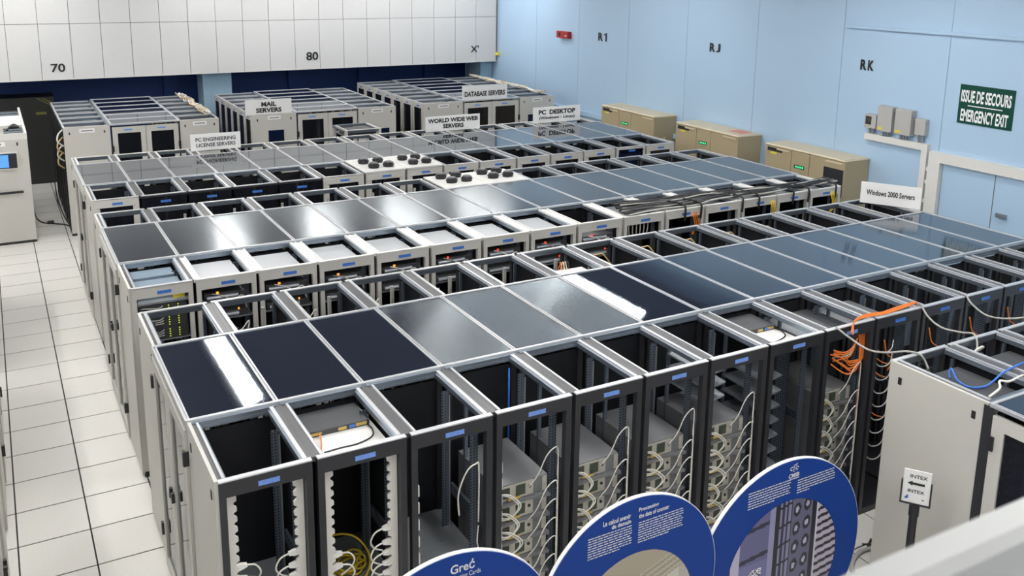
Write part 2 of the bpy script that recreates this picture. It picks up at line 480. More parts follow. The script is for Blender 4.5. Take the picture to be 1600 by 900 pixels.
def rack(label, x, y, rz=0.0, pitch=PW, depth=DP, frame='charcoal', rails='alu', back=True, front='open', sides=True, end=None,
         plate=None, topcover=None, lab='label', group='server racks', mount=True, label_on=True, height=1.0, shelves=()):
    t = thing('server_rack', label, 'rack', (x, y, 0), rz, group, (pitch / PW, depth / DP, height))
    zf = 'cream' if frame == 'cream' else frame
    for sx in (-1, 1):
        put('post', m_post(True, zf), t, (sx * (HB - 0.0225), 0, 0))
        put('post', m_post(False, zf if not back else 'black'), t, (sx * (HB - 0.0225), 0, 0))
    hd = put('header', rk(('slim_header',), lambda: MB().box(-HB + 0.045, HB - 0.045, 0.0, 0.035, 1.932, 1.984), 'zinc'), t) if (not label_on and front == 'open') else put('header', rk(('header', zf), lambda: MB().box(-HB + 0.045, HB - 0.045, 0.0, 0.035, 1.878, 1.984), zf), t)
    if label_on:
        put('label_plate', rk(('label_plate', lab), lambda: MB().box(-0.055, 0.085, -0.003, 0.0, 1.905, 1.938), lab), hd)
    tr = 'alu_white' if rails == 'cream' else rails
    put('top_rail', rk(('top_rail', 'f', tr), lambda: MB().box(-HB, HB, -0.003, 0.036, 1.984, 1.996, ch=0.003), tr), t)
    put('top_rail', rk(('top_rail', 'b', tr), lambda: MB().box(-HB, HB, DP - 0.045, DP, 1.965, 1.995).box(-HB + 0.045, HB - 0.045, DP - 0.05, DP - 0.04, 1.945, 1.965), 'zinc'), t)
    put('side_rail', rk(('side_rail', 1, tr), lambda: side_rail(True), tr), t)
    put('side_rail', rk(('side_rail', 0, tr), lambda: side_rail(False), tr), t)
    for sx in (0.245, -0.251):
        put('rail_channel', rk('rail_channel', lambda: MB().box(-0.007, 0.007, 0.05, DP - 0.05, 1.942, 1.98), 'zinc'), t, (sx, 0, 0))
    put('gap_cover', rk(('gap_cover', rails), lambda: MB().box(0.280, PW / 2 - 0.0003, 0.036, DP - 0.03, 1.955, 1.988), 'cover' if rails != 'cream' else 'alu_white'), t)
    put('gap_cover', rk(('gap_cover', 'l', rails), lambda: MB().box(-PW / 2 + 0.0003, -0.275, 0.036, DP - 0.03, 1.955, 1.988), 'cover' if rails != 'cream' else 'alu_white'), t)
    put('base', rk('base', lambda: MB().box(-HB, HB, 0.0, DP, 0.0, 0.06), 'black'), t)
    if sides:
        for sx in (-1, 1):
            put('side_panel', rk('side_panel', lambda: MB().box(-0.003, 0.003, 0.05, DP - 0.05, 0.06, 1.92), 'dark_in'), t, (sx * (HB - 0.006), 0, 0))
    if back:
        put('back_panel', rk('back_panel', lambda: MB().box(-HB + 0.045, HB - 0.045, DP - 0.03, DP - 0.02, 0.06, 1.915), 'dark_in'), t)
    if mount:
        for yy in (0.13, 0.60):
            put('mounting_rail', rk('mounting_rail', lambda: MB().box(-0.03, 0.03, -0.006, 0.006, 0.06, 1.93), 'steel'), t, (0.225, yy, 0))
            put('mounting_rail', rk('mounting_rail_n', lambda: MB().box(-0.014, 0.014, -0.012, 0.012, 0.06, 1.93), 'steel'), t, (-0.25, yy, 0))
        put('crossbar', rk('crossbar', lambda: MB().box(0.262, 0.285, 0.14, 0.60, 1.08, 1.16), 'steel'), t)
    if mount:
        put('rail_edge', rk('rail_edge', lambda: MB().box(0.247, 0.258, 0.585, 0.597, 0.06, 1.90), 'steel_plain'), t)
    if plate:
        put('inner_shelf', rk(('inner_shelf', plate), lambda: MB().box(-0.29, 0.29, 0.10, DP - 0.035, plate - 0.02, plate).box(-0.1, 0.14, 0.40, 0.41, plate, plate + 0.006), 'plate'), t)
    for z in shelves:
        put('inner_shelf', rk(('inner_shelf', z), lambda: MB().box(-0.29, 0.29, 0.10, DP - 0.035, z - 0.02, z), 'plate'), t)
    if topcover == 'shelf':
        put('top_shelf', rk('top_shelf', lambda: MB().box(-0.255, 0.205, 0.05, DP - 0.11, 1.905, 1.915), 'shelf'), t)
    elif topcover == 'fans':
        put('top_cover', rk('top_cover', lambda: MB().box(-PW / 2 + 0.004, PW / 2 - 0.004, 0.0, DP, 1.995, 2.015), 'white'), t)
        for fx, fy in ((-0.1, 0.22), (0.13, 0.22), (-0.13, 0.56), (0.10, 0.56)):
            fan = put('fan', rk('fan', lambda: MB().cyl(0, 0, 2.015, 2.085, 0.078, 0.072, 14).cyl(0, 0, 2.045, 2.062, 0.086, 0.086, 14), 'black'), t, (fx, fy, 0))
            put('fan_cap', rk('fan_cap', lambda: MB().cyl(0, 0, 2.085, 2.10, 0.064, 0.05, 14), 'cover'), fan)
    if front == 'door':
        d_ = put('door', rk(('rack_door', frame), lambda: MB().box(-HB + 0.045, HB - 0.045, 0.0, 0.02, 0.07, 0.12).box(-HB + 0.045, -HB + 0.085, 0.0, 0.02, 0.12, 1.87).box(HB - 0.085, HB - 0.045, 0.0, 0.02, 0.12, 1.87), zf), t)
        put('pane', rk('rack_pane', lambda: MB().box(-HB + 0.085, HB - 0.085, 0.008, 0.014, 0.12, 1.875), 'smoked'), d_)
    elif front == 'dark_door':
        d_ = put('door', rk('rack_dark_door', lambda: MB().box(-HB, HB, -0.02, 0.0, 0.07, 1.962), 'smoked'), t)
        put('label_plate', rk('door_label', lambda: MB().box(-0.055, 0.085, -0.023, -0.02, 1.88, 1.913), lab), d_)
    elif front == 'blue_door':
        put('door', rk('rack_blue_door', lambda: MB().box(-HB + 0.05, HB - 0.05, 0.0, 0.02, 0.07, 1.95), 'screen_off'), t)
    if end:
        for sx in ([-1, 1] if end == 2 else [end]):
            e_ = put('end_panel', rk('end_panel', lambda: MB().box(-0.012, 0.012, 0.012, DP - 0.012, 0.03, 1.975).box(-0.012, 0.012, 0.012, DP - 0.012, 1.975, 1.997), 'cream'), t, (sx * (HB + 0.012), 0, 0))
            for yy in (0.10, DP - 0.13):
                put('latch', rk('latch', lambda: MB().box(-0.003, 0.003, 0, 0.03, 1.83, 1.89), 'black'), e_, (sx * 0.014, yy, 0))
    return t

ROWW = {'P1F': 'nearest', 'P1B': 'second', 'P2F': 'third', 'P2B': 'fourth', 'P3F': 'fifth', 'P3B': 'sixth'}
JX = {1: [0.540, 1.156, 1.804, 2.458, 3.122, 3.771, 4.428, 5.080, 5.740, 6.386, 7.027, 7.663, 8.266, 8.892, 9.494, 10.075],
      2: [0.556, 1.160, 1.786, 2.424, 3.068, 3.721, 4.385, 5.026, 5.697, 6.388, 7.058, 7.726, 8.374, 9.028, 9.674, 10.306],
      3: [0.590, 1.190, 1.805, 2.415, 3.061, 3.715, 4.383, 5.056, 5.688, 6.326, 7.020, 7.674, 8.340, 9.014, 9.673, 10.312]}
YP = {1: (-2.60, -1.72, -0.28, 0.60), 2: (1.28, 2.145, 3.645, 4.42), 3: (5.12, 6.07, 7.58, 8.24)}   # front face, roof front, roof back, rear face
ROW_OBJ = {}
def desc_for(row, i, n, look):
    return f'{look}, {ORD[i]} from left in the {ROWW[row]} rack row'

def rack_row(row, styles):
    pod = int(row[1]); J = JX[pod]; a, b, c, d = YP[pod]
    n = len(J) - 1
    for i in range(n):
        st = dict(styles(i)); look = st.pop('look')
        p = J[i + 1] - J[i]
        endl = -1 if i == 0 else (1 if i == n - 1 else None)
        if row[2] == 'F':
            t = rack(desc_for(row, i, n, look), (J[i] + J[i + 1]) / 2, a, 0, p, b - a, end=endl, group=f'racks of the {ROWW[row]} row', **st)
        else:
            t = rack(desc_for(row, i, n, look), (J[i] + J[i + 1]) / 2, d, PI, p, d - c, end=(-endl if endl else None), group=f'racks of the {ROWW[row]} row', **st)
        ROW_OBJ[(row, i)] = t

def st_p1f(i):
    s = dict(look='black-framed open-fronted rack', frame='charcoal', rails='alu', lab='label_pale' if i < 9 else 'label')
    if i == 0: s.update(look='black-framed near-empty rack with cream end panel', plate=0.8)
    if i == 1: s.update(look='black-framed rack with a switch on top', plate=0.8)
    if i == 2: s.update(look='black-framed rack with a low grey shelf', plate=0.8)
    if i in (3, 4, 5, 6, 8): s.update(look='black-framed rack stacked with grey servers', shelves=(0.22,))
    if i == 7: s.update(look='black-framed rack with rows of side brackets', plate=0.5)
    if i >= 9: s.update(look='dark-framed rack full of cabling')
    if i >= 2: s.update(sides=False)
    return s
def st_p1b(i):
    return dict(look='open-topped rack behind the near roof sheets', frame='black', rails='alu', back=False, label_on=False, mount=(i < 9 or True))
def st_p2f(i):
    s = dict(look='cream-framed rack with light grey top shelf', frame='cream', rails='cream' if 1 <= i else 'alu', back=True)
    if 1 <= i <= 7: s.update(topcover='shelf')
    elif i == 0: s.update(look='cream-framed rack with dark switches and lights', rails='alu')
    elif i == 8: s.update(look='cream-framed rack with black empty top')
    else: s.update(look='cream-framed rack crossed by black cables', shelves=(1.9,))
    return s
def st_p2b(i):
    s = dict(look='open-topped rack behind the middle roof sheets', frame='black', rails='alu', back=False, label_on=False)
    if i in (7, 8): s.update(look='white-topped rack with four black fans', topcover='fans')
    return s
def st_p3f(i):
    s = dict(look='cream-framed open-topped rack', frame='cream', rails='alu', front='door')
    if i in (1, 2, 3, 4): s.update(look='black glass-fronted rack', frame='black', front='dark_door', label_on=False)
    if i in (6, 7): s.update(look='white-topped rack with four black fans', topcover='fans')
    if i == 13: s.update(look='cream-framed rack with dark blue door', front='blue_door', lab='label')
    return s
def st_p3b(i):
    return dict(look='open-topped rack behind the far roof sheets', frame='black' if i else 'cream', rails='alu_white', back=False, label_on=False, mount=False)
for r, f in (('P1F', st_p1f), ('P1B', st_p1b), ('P2F', st_p2f), ('P2B', st_p2b), ('P3F', st_p3f), ('P3B', st_p3b)):
    rack_row(r, f)

# ------------------------------------------------------------------ aisle roofs and aisle doors
def aisle_roof(label, X, y0, y1, pmat, alongx=True, zt=2.0, mull=0.014, alt=None, group='glazed aisle roofs'):
    t = thing('aisle_roof', label, 'roof', (X[0], y0, 0), 0, group)
    if not alongx:
        t.rotation_euler = (0, 0, 0)
    D = y1 - y0
    for i in range(len(X) - 1):
        a, b = X[i] - X[0], X[i + 1] - X[0]
        if alongx:
            put('pane', MB().box(a + mull, b - mull, 0.016, D - 0.016, zt - 0.008, zt).mesh('pane', pmat if not (alt and i in alt) else alt[i]), t)
        else:
            put('pane', MB().box(0.03, D - 0.03, a + mull, b - mull, zt - 0.008, zt).mesh('pane', pmat), t)
    for i, x in enumerate(X):
        x = x - X[0]
        mb = MB()
        for s0, s1, z in ((-mull - 0.004, -0.006, zt + 0.006), (0.006, mull + 0.004, zt + 0.006), (-0.006, 0.006, zt - 0.012)):
            if alongx: mb.box(x + s0, x + s1, 0.0, D, zt - 0.02, z)
            else: mb.box(0.0, D, x + s0, x + s1, zt - 0.02, z)
        put('mullion', mb.mesh('mullion', 'alu'), t)
    L = X[-1] - X[0]
    for k in (0, 1):
        if alongx:
            e = MB().box(-0.01, L + 0.01, -0.010 if k == 0 else D - 0.018, 0.018 if k == 0 else D + 0.010, zt - 0.02, zt + 0.008)
            e.box(-0.01, L + 0.01, -0.012 if k == 0 else D + 0.004, -0.004 if k == 0 else D + 0.012, zt - 0.055, zt - 0.02)
        else:
            e = MB().box(-0.012 if k == 0 else D - 0.03, 0.03 if k == 0 else D + 0.012, -0.01, L + 0.01, zt - 0.02, zt + 0.01)
        put('edge_rail', e.mesh('edge_rail', 'alu'), t)
    return t
def split_x(pod):
    return JX[pod]
for pod, nm, pm in ((1, 'dark shiny sheet roof over the nearest rack aisle', 'pane1'), (2, 'dark shiny sheet roof over the middle rack aisle', 'pane2'), (3, 'dark shiny sheet roof over the farthest of the three long aisles', 'pane3')):
    aisle_roof(nm, JX[pod], YP[pod][1], YP[pod][2], pm, alt={3: 'pane1b', 4: 'pane1c', 5: 'pane1b'} if pod == 1 else None)

def door_leaf(label, x, y0, y1, hinge, face=-1, glassm='clear', z1=1.93, group='aisle end doors'):
    """leaf in the plane x=const spanning y0..y1; face -1 looks to -X"""
    t = thing('aisle_door', label, 'door', (x, y0, 0), 0, group)
    D = y1 - y0
    f = MB()
    f.box(-0.02, 0.02, 0.004, 0.10, 0.03, z1).box(-0.02, 0.02, D - 0.10, D - 0.004, 0.03, z1).box(-0.02, 0.02, 0.10, D - 0.10, 0.03, 0.14).box(-0.02, 0.02, 0.10, D - 0.10, z1 - 0.10, z1)
    put('frame', f.mesh('frame', 'cream'), t)
    put('pane', MB().box(-0.004, 0.004, 0.10, D - 0.10, 0.14, z1 - 0.10).mesh('pane', glassm), t)
    hy = 0.05 if hinge > 0 else D - 0.05
    put('handle', MB().box(-0.045, 0.045, (D - 0.06 if hinge > 0 else 0.03), (D - 0.03 if hinge > 0 else 0.06), 1.02, 1.10).mesh('handle', 'black'), t)
    for z in (0.32, 1.66):
        put('hinge', MB().box(-0.04, 0.04, (-0.004 if hinge > 0 else D - 0.035), (0.035 if hinge > 0 else D + 0.004), z, z + 0.11).mesh('hinge', 'black'), t)
    return t
AISLE = {1: 'nearest', 2: 'middle', 3: 'far'}
for pod in (1, 2, 3):
    a, b, c, d = YP[pod]
    for side, x in (('left', JX[pod][0] - 0.005), ('right', JX[pod][-1] + 0.005)):
        mid = (b + c) / 2
        for (y0, y1, h, wd) in ((b + 0.01, mid, 1, 'nearer'), (mid, c - 0.01, -1, 'farther')):
            door_leaf(f'{wd} cream glazed door leaf at the {side} end of the {AISLE[pod]} aisle', x, y0, y1, h)

# ------------------------------------------------------------------ things in the nearest row
def jx(pod, i):
    J = JX[pod]
    return J[i], J[i + 1], (J[i] + J[i + 1]) / 2

def server_unit(label, x, y, z, wdt=0.44, dep=0.62, h=0.16, group='stacked grey servers'):
    t = thing('server', label, 'server', (x, y, z), 0, group)
    put('case', rk(('server_case', wdt, dep, h), lambda: MB().box(-wdt / 2, wdt / 2, 0, dep, 0.028, h), 'server'), t)
    put('tray_lip', rk(('tray_lip', wdt), lambda: MB().prism([(-wdt / 2, -0.04), (0, -0.012), (wdt / 2, -0.05), (wdt / 2, dep), (-wdt / 2, dep)], 'z', 0.0, 0.026), 'server'), t)
    rp = put('rear_plate', rk(('rear_plate', wdt), lambda: MB().box(-wdt / 2 + 0.005, wdt * 0.22, -0.006, 0, 0.035, h - 0.008).box(wdt * 0.40, wdt / 2 - 0.004, -0.006, 0, 0.035, h - 0.008), 'io'), t)
    put('vent', rk(('vent', wdt), lambda: MB().box(-wdt * 0.40, -wdt * 0.24, -0.010, -0.006, 0.055, h - 0.022), 'vent'), rp)
    put('vent', rk(('vent2', wdt), lambda: MB().box(-wdt * 0.12, wdt * 0.06, -0.010, -0.006, 0.055, h - 0.022), 'vent'), rp)
    put('connector', rk(('connector', wdt), lambda: MB().box(-wdt * 0.28, -wdt * 0.05, -0.02, -0.006, 0.036, 0.052), 'gold'), rp)
    put('socket', rk(('socket', wdt), lambda: MB().cyl(wdt * 0.14, 0.105, -0.014, -0.006, 0.012, k=10, axis='y'), 'black'), rp)
    return t

for i in (3, 4, 5, 6, 8):
    x0, x1, xc = jx(1, i)
    sx = xc - 0.045
    for k in range(7):
        z = 0.22 + 0.16 * (6 - k)
        server_unit(f'grey server unit, {ORD[k]} from top of the stack in the {ORD[i]} rack, nearest row', sx, -2.5, z)
    # looping grey-white leads on the left of the stack
    for k in range(6):
        z = 1.24 - 0.155 * k
        rr = random.uniform(0.8, 1.2)
        xl = sx - 0.20
        for q in range(2):
            cable(f'looped white lead {"high" if q else "low"} on the left, {ORD[k]} server from top, {ORD[i]} rack, nearest row',
                  [(xl + 0.00, -2.52, z + 0.05), (xl + 0.07 * rr, -2.56 - 0.01 * q, z + 0.035 + 0.02 * q), (xl + (0.14 + 0.02 * q) * rr, -2.58, z - 0.04), (xl + 0.10 * rr, -2.57, z - 0.115), (xl + 0.02, -2.55, z - 0.13 - 0.015 * q), (xl - 0.03, -2.52, z - 0.10)],
                  0.0055, 'wire_white', f'white loops on the server stacks')
    # bowed leads on the right, from the rack side to the servers
    for k in range(6):
        z = 1.56 - 0.155 * k - (0.12 if k else 0)
        xr = x1 - 0.105
        cable(f'white lead bowing in from the right post, {ORD[k]} from top, {ORD[i]} rack, nearest row',
              [(xr + 0.0, -2.56, z - 0.22), (xr, -2.565, z - 0.02), (xr - 0.03, -2.575, z + 0.03), (xr - 0.11, -2.58, z - 0.02), (xr - 0.17, -2.56, z - 0.17), (xr - 0.23, -2.525, z - 0.27)],
              0.0045, 'wire_white', 'white leads bowing from the rack posts')
    cable(f'white riser cable along the right post of the {ORD[i]} rack, nearest row', [(x1 - 0.10, -2.565, 0.25), (x1 - 0.098, -2.567, 0.8), (x1 - 0.102, -2.566, 1.3), (x1 - 0.105, -2.565, 1.56)], 0.0048, 'wire_white', 'white risers on rack posts')

def comb(root, sx, flip=False):
    """tall white cable comb standing just behind a front post"""
    def make():
        b = MB().box(-0.024, 0.024, 0, 0.02, 0.09, 1.85)
        for k in range(25):
            z = 0.12 + k * 0.07
            b.prism([(0.024, z), (0.044, z + 0.010), (0.044, z + 0.035), (0.024, z + 0.05)], 'y', 0.0, 0.02)
        return b
    return put('cable_comb', rk('cable_comb', make, 'cream_light'), root, (sx * 0.232, 0.055, 0), (0, 0, 0), (-sx, 1, 1))
for i in (0, 1):
    for sx in (-1, 1):
        comb(ROW_OBJ[('P1F', i)], sx)
for i in (2, 3, 4, 5, 6, 8):
    def mk():
        b = MB()
        for k in range(9):
            b.box(-0.012, 0.012, 0, 0.02, 0.45 + 0.13 * k, 0.53 + 0.13 * k)
        return b
    put('cable_clip', rk('cable_clip', mk, 'white'), ROW_OBJ[('P1F', i)], (-0.245, 0.04, 0))

def plug(label, x, y, z, sx, m='wire_white', group='white plugs in the cable combs'):
    t = thing('power_plug', label, 'plug', (x, y, z), 0, group)
    put('plug_body', rk('plug_body', lambda: MB().prism([(0, -0.018), (0.035, -0.022), (0.075, -0.010), (0.075, 0.010), (0.035, 0.020), (0, 0.016)], 'y', -0.012, 0.012), 'white'), t, scale=(sx, 1, 1))
    put('lead', shared(('plug_lead', sx), lambda: MB().tube([(sx * 0.07, 0, 0), (sx * 0.13, 0.0, -0.02), (sx * 0.16, 0.0, -0.08), (sx * 0.13, 0.01, -0.14), (sx * 0.07, 0.02, -0.18)], 0.006).mesh('lead', 'wire_white', smooth=True)), t)
for n_, z in enumerate((1.33, 1.24, 1.165, 1.08)):
    plug(f'white plug and lead, {ORD[n_]} from top on the right comb of the first near rack', jx(1, 0)[1] - 0.10, -2.53, z, -1)
for n_, z in enumerate((1.34, 1.25)):
    plug(f'white plug and lead, {ORD[n_]} from top on the left comb of the first near rack', jx(1, 0)[0] + 0.10, -2.53, z, 1)
for n_, z in enumerate((1.31, 1.20, 1.12, 1.04, 0.965)):
    plug(f'white plug and lead, {ORD[n_]} from top on the right comb of the second near rack', jx(1, 1)[1] - 0.10, -2.53, z, -1)
for n_, z in enumerate((1.22, 1.13)):
    plug(f'white plug and lead, {ORD[n_]} from top on the left comb of the second near rack', jx(1, 1)[0] + 0.11, -2.53, z, 1)

# yellow coil on the shelf of the second rack
x0, x1, xc = jx(1, 1)
pts = []
for k in range(46):
    a = k * 0.62
    r = 0.10 + 0.035 * math.sin(k * 1.7)
    pts.append((xc + 0.02 + r * math.cos(a) * 1.1, -2.14 + r * math.sin(a), 0.812 + 0.0014 * k))
pts += [(xc - 0.02, -2.40, 0.86), (xc + 0.11, -2.36, 0.90), (xc + 0.16, -2.20, 0.94), (xc + 0.10, -2.05, 0.99), (xc - 0.05, -2.0, 1.0), (xc - 0.2, -2.1, 0.96)]
cable('coiled yellow patch cable lying in the second near rack', pts, 0.0075, 'wire_yellow', smooth=4)

def switch_on_shelf(label, x0, x1, y0, y1, z, shelf_to):
    t = thing('network_switch', label, 'switch', ((x0 + x1) / 2, y0, z), 0, 'switches on white shelves')
    W, D = (x1 - x0) / 2, y1 - y0
    put('case', MB().box(-W, W, 0, D, 0, 0.042, ch=0.003).box(-0.06, 0.05, D * 0.45, D * 0.5, 0.042, 0.0425).mesh('case', 'server_dark'), t)
    put('port_row', MB().box(-W + 0.01, -W + 0.09, -0.006, 0, 0.012, 0.03).box(-0.01, 0.05, -0.006, 0, 0.01, 0.032).box(W - 0.10, W - 0.02, -0.006, 0, 0.012, 0.034).mesh('port_row', 'gold'), t)
    put('port_block', MB().box(0.07, 0.115, -0.007, 0, 0.012, 0.032).mesh('port_block', 'port_blue'), t)
    s = tag(put('white_shelf', MB().box(-W - 0.015, W + 0.03, 0, D + (y0 - shelf_to) + 0.01, -0.012, 0).mesh('white_shelf', 'white'), None, ((x0 + x1) / 2, shelf_to, z)), label.split(' resting')[0].replace('dark network switch', 'white shelf board') + ' under the dark switch', 'shelf', 'white shelf boards')
    return t
switch_on_shelf('dark network switch in the second near rack resting on a white shelf', 1.27, 1.71, -2.10, -1.80, 1.865, -2.50)
cable('black power lead curling from the switch in the second near rack', [(1.69, -2.11, 1.88), (1.70, -2.19, 1.872), (1.66, -2.28, 1.870), (1.54, -2.33, 1.870), (1.42, -2.33, 1.870), (1.30, -2.34, 1.870)], 0.006, 'wire_black')
cable('short orange lead below the switch in the second near rack', [(1.34, -2.11, 1.885), (1.335, -2.16, 1.89), (1.31, -2.25, 1.875), (1.27, -2.36, 1.871)], 0.005, 'wire_orange')
switch_on_shelf('dark network switch in the eighth near rack resting on a white shelf', 5.22, 5.62, -2.12, -1.80, 1.865, -2.50)
cable('black power lead curling from the switch in the eighth near rack', [(5.61, -2.13, 1.88), (5.63, -2.2, 1.872), (5.58, -2.29, 1.870), (5.46, -2.34, 1.870), (5.33, -2.36, 1.870)], 0.006, 'wire_black')

# eighth rack: rows of bracket lips on the left, dark ones in the seventh
for i, zs, m in ((7, [1.60, 1.46, 1.32, 1.18, 1.04, 0.90, 0.76], 'steel_plain'), (6, [1.80, 1.68, 1.56], 'steel_plain')):
    for z in zs:
        put('bracket', rk(('bracket', m), lambda: MB().prism([(-0.27, 0.08), (-0.03, 0.12), (0.0, 0.60), (-0.27, 0.60)], 'z', 0, 0.014), m), ROW_OBJ[('P1F', i)], (0, 0, z))
put('perforated_plate', rk('perf_plate', lambda: MB().box(-0.08, 0.08, 0, 0.004, 0.4, 1.8), 'steel'), ROW_OBJ[('P1F', 7)], (0.16, 0.3, 0))
tag(put('dark_device', MB().box(6.02, 6.32, -2.33, -1.85, 1.80, 1.85, ch=0.004).mesh('dark_device', 'server_dark')), 'flat dark device in the top of the ninth near rack', 'device')
put('device_tray', MB().box(-0.25, 0.25, 0.2, 0.8, 1.78, 1.80).mesh('device_tray', 'plate'), ROW_OBJ[('P1F', 8)])
tag(put('dark_device', MB().box(6.58, 6.90, -2.25, -1.85, 1.80, 1.84, ch=0.004).mesh('dark_device', 'server')), 'flat grey device in the top of the tenth near rack', 'device')
put('device_tray', MB().box(-0.25, 0.25, 0.2, 0.8, 1.78, 1.80).mesh('device_tray', 'plate'), ROW_OBJ[('P1F', 9)])

# third rack: lone arched lead, riser, connectors
x0, x1, xc = jx(1, 2)
cable('lone white lead arching in the third near rack', [(x1 - 0.10, -2.55, 1.15), (x1 - 0.10, -2.555, 1.58), (x1 - 0.13, -2.56, 1.62), (x1 - 0.20, -2.56, 1.58), (x1 - 0.26, -2.55, 1.42), (x1 - 0.25, -2.54, 1.24)], 0.006, 'wire_white')
cable('thin white riser on the right post of the third near rack', [(x1 - 0.095, -2.55, 0.5), (x1 - 0.10, -2.555, 0.9), (x1 - 0.115, -2.56, 1.0), (x1 - 0.10, -2.55, 1.12)], 0.005, 'wire_white')
cable('vertical blue cable at the back of the fourth near rack', [(3.02, -1.80, 0.9), (3.02, -1.80, 1.4), (3.02, -1.80, 1.9)], 0.008, 'wire_blue', smooth=0)

# orange cabling at the ninth to twelfth racks
for k in range(3):
    dz = 0.006 * k
    cable(f'orange cable strand lying along the top of the near racks, {["lowest", "middle", "uppermost"][k]} of three', [(6.02, -2.66 + 0.01 * k, 1.93 + dz), (6.10, -2.60, 2.015 + dz), (6.30, -2.575 + 0.012 * k, 2.02 + dz), (6.48, -2.60 + 0.010 * k, 2.02 + dz), (6.70, -2.60 + 0.014 * k, 2.03 + dz), (6.96, -2.56, 2.03 + dz), (7.05, -2.50, 1.98 + dz)], 0.0068, 'wire_orange', 'orange strands along the rack tops')
rnd = random.Random(3)
for k in range(6):
    a = rnd.uniform(-0.02, 0.02)
    cable(f'orange lead looping down inside the ninth near rack, {ORD[k]} of the bunch', [(6.26 + 0.014 * k, -2.52, 1.86), (6.29 + 0.012 * k, -2.53 - 0.004 * k, 1.72), (6.27 + 0.014 * k, -2.54, 1.54 + 0.016 * k + a), (6.19 + 2 * a, -2.54 + 0.006 * k, 1.48 + 0.022 * k), (6.09 + a, -2.53, 1.53 + 0.03 * k + 2 * a), (5.98 + 2 * a, -2.50, 1.62 + 0.022 * k + 2 * a)], 0.007, 'wire_orange', 'orange leads in the ninth rack')
for k in range(4):
    cable(f'orange lead slanting across the ninth near rack, {ORD[k]} of the fan', [(6.26, -2.52, 1.80), (6.18, -2.53, 1.72 - 0.02 * k), (6.08, -2.53, 1.70 - 0.02 * k), (5.98, -2.5, 1.73 - 0.035 * k)], 0.006, 'wire_orange' if k != 2 else 'wire_grey', 'slanting leads in the ninth rack')
cable('thin red lead hanging in the ninth near rack', [(6.31, -2.52, 1.52), (6.33, -2.53, 1.40), (6.31, -2.53, 1.2), (6.32, -2.53, 0.95)], 0.005, 'wire_red')
for k in range(9):
    z = 1.66 - 0.135 * k
    cable(f'drooping grey lead in the tenth near rack, {ORD[k]} from the top', [(6.47, -2.55, z + 0.03), (6.52, -2.57, z - 0.03), (6.60, -2.58, z - 0.045), (6.68, -2.57, z - 0.02), (6.72, -2.55, z + 0.045)], 0.006, 'wire_grey', 'drooping leads in the tenth rack')
    if k in (1, 2, 5):
        cable(f'orange lead beside the grey droops in the tenth near rack, {ORD[k]} from top', [(6.48, -2.55, z + 0.06), (6.56, -2.565, z - 0.0), (6.68, -2.56, z - 0.05)], 0.005, 'wire_orange', 'orange leads in the tenth rack')
for i in (9, 10, 11, 12):
    x0, x1, xc = jx(1, i)
    put('perforated_plate', rk('perf_plate', lambda: None), ROW_OBJ[('P1F', i)], (0.19, 0.12, 0))
    cable(f'short orange lead hanging in the {ORD[i]} near rack', [(xc - 0.05, -2.5, 1.70), (xc - 0.02, -2.52, 1.56), (xc + 0.08, -2.52, 1.48), (xc + 0.02, -2.51, 1.38)], 0.007, 'wire_orange', 'short orange leads in the near row')
    tag(put('patch_panel', MB().box(xc - 0.16, xc + 0.10, -2.30, -2.26, 1.45, 1.72).mesh('patch_panel', 'steel')), f'punched steel patch panel inside the {ORD[i]} near rack', 'panel', 'patch panels')
    tag(put('paper_label', MB().box(xc - 0.02, xc + 0.05, -2.325, -2.315, 1.50, 1.64).mesh('paper_label', 'white')), f'white equipment label plate inside the {ORD[i]} near rack', 'label', 'white plates in racks')

# ------------------------------------------------------------------ things in the second row (behind the near roof)
for i in range(7, 15):
    x0, x1, xc = jx(1, i)
    cable(f'tan cable slung across the {ORD[i]} rack of the second row', [(x0 + 0.06, 0.50, 1.84), (x0 + 0.18, 0.47, 1.86), (xc + 0.02, 0.44, 1.885), (xc + 0.08, 0.42, 1.875), (x1 - 0.14, 0.38, 1.72)], 0.009, 'wire_tan', 'tan cables in the second row')
x0, x1, xc = jx(1, 6)
tag(put('beige_device', MB().box(x0 + 0.10, x1 - 0.09, -0.22, 0.12, 1.80, 1.90, ch=0.004).mesh('beige_device', 'white')), 'beige device box in the seventh rack of the second row', 'device')
put('device_tray', MB().box(-0.25, 0.25, 0.2, 0.8, 1.78, 1.80).mesh('device_tray', 'plate'), ROW_OBJ[('P1B', 6)])
for k in range(4):
    cable(f'lead curling over the beige device in the second row, {ORD[k]} of four', [(x0 + 0.30 + 0.03 * k, 0.10, 1.90), (x0 + 0.33 + 0.03 * k, 0.18, 1.96), (x0 + 0.36 + 0.03 * k, 0.25, 1.90), (x0 + 0.34 + 0.05 * k, 0.30, 1.75)], 0.006, ['wire_orange', 'wire_white', 'wire_tan', 'wire_black'][k], 'leads over the beige device')
for i in (1, 2, 3, 4, 5):
    x0, x1, xc = jx(1, i)
    cable(f'white lead hanging in loops inside the {ORD[i]} rack of the second row', [(x0 + 0.10, 0.52, 1.84), (x0 + 0.17, 0.50, 1.72), (x0 + 0.26, 0.50, 1.70), (x0 + 0.34, 0.50, 1.78), (x0 + 0.30, 0.50, 1.62), (x0 + 0.20, 0.50, 1.58), (x0 + 0.14, 0.51, 1.46)], 0.007, 'wire_white', 'white loops in the second row')

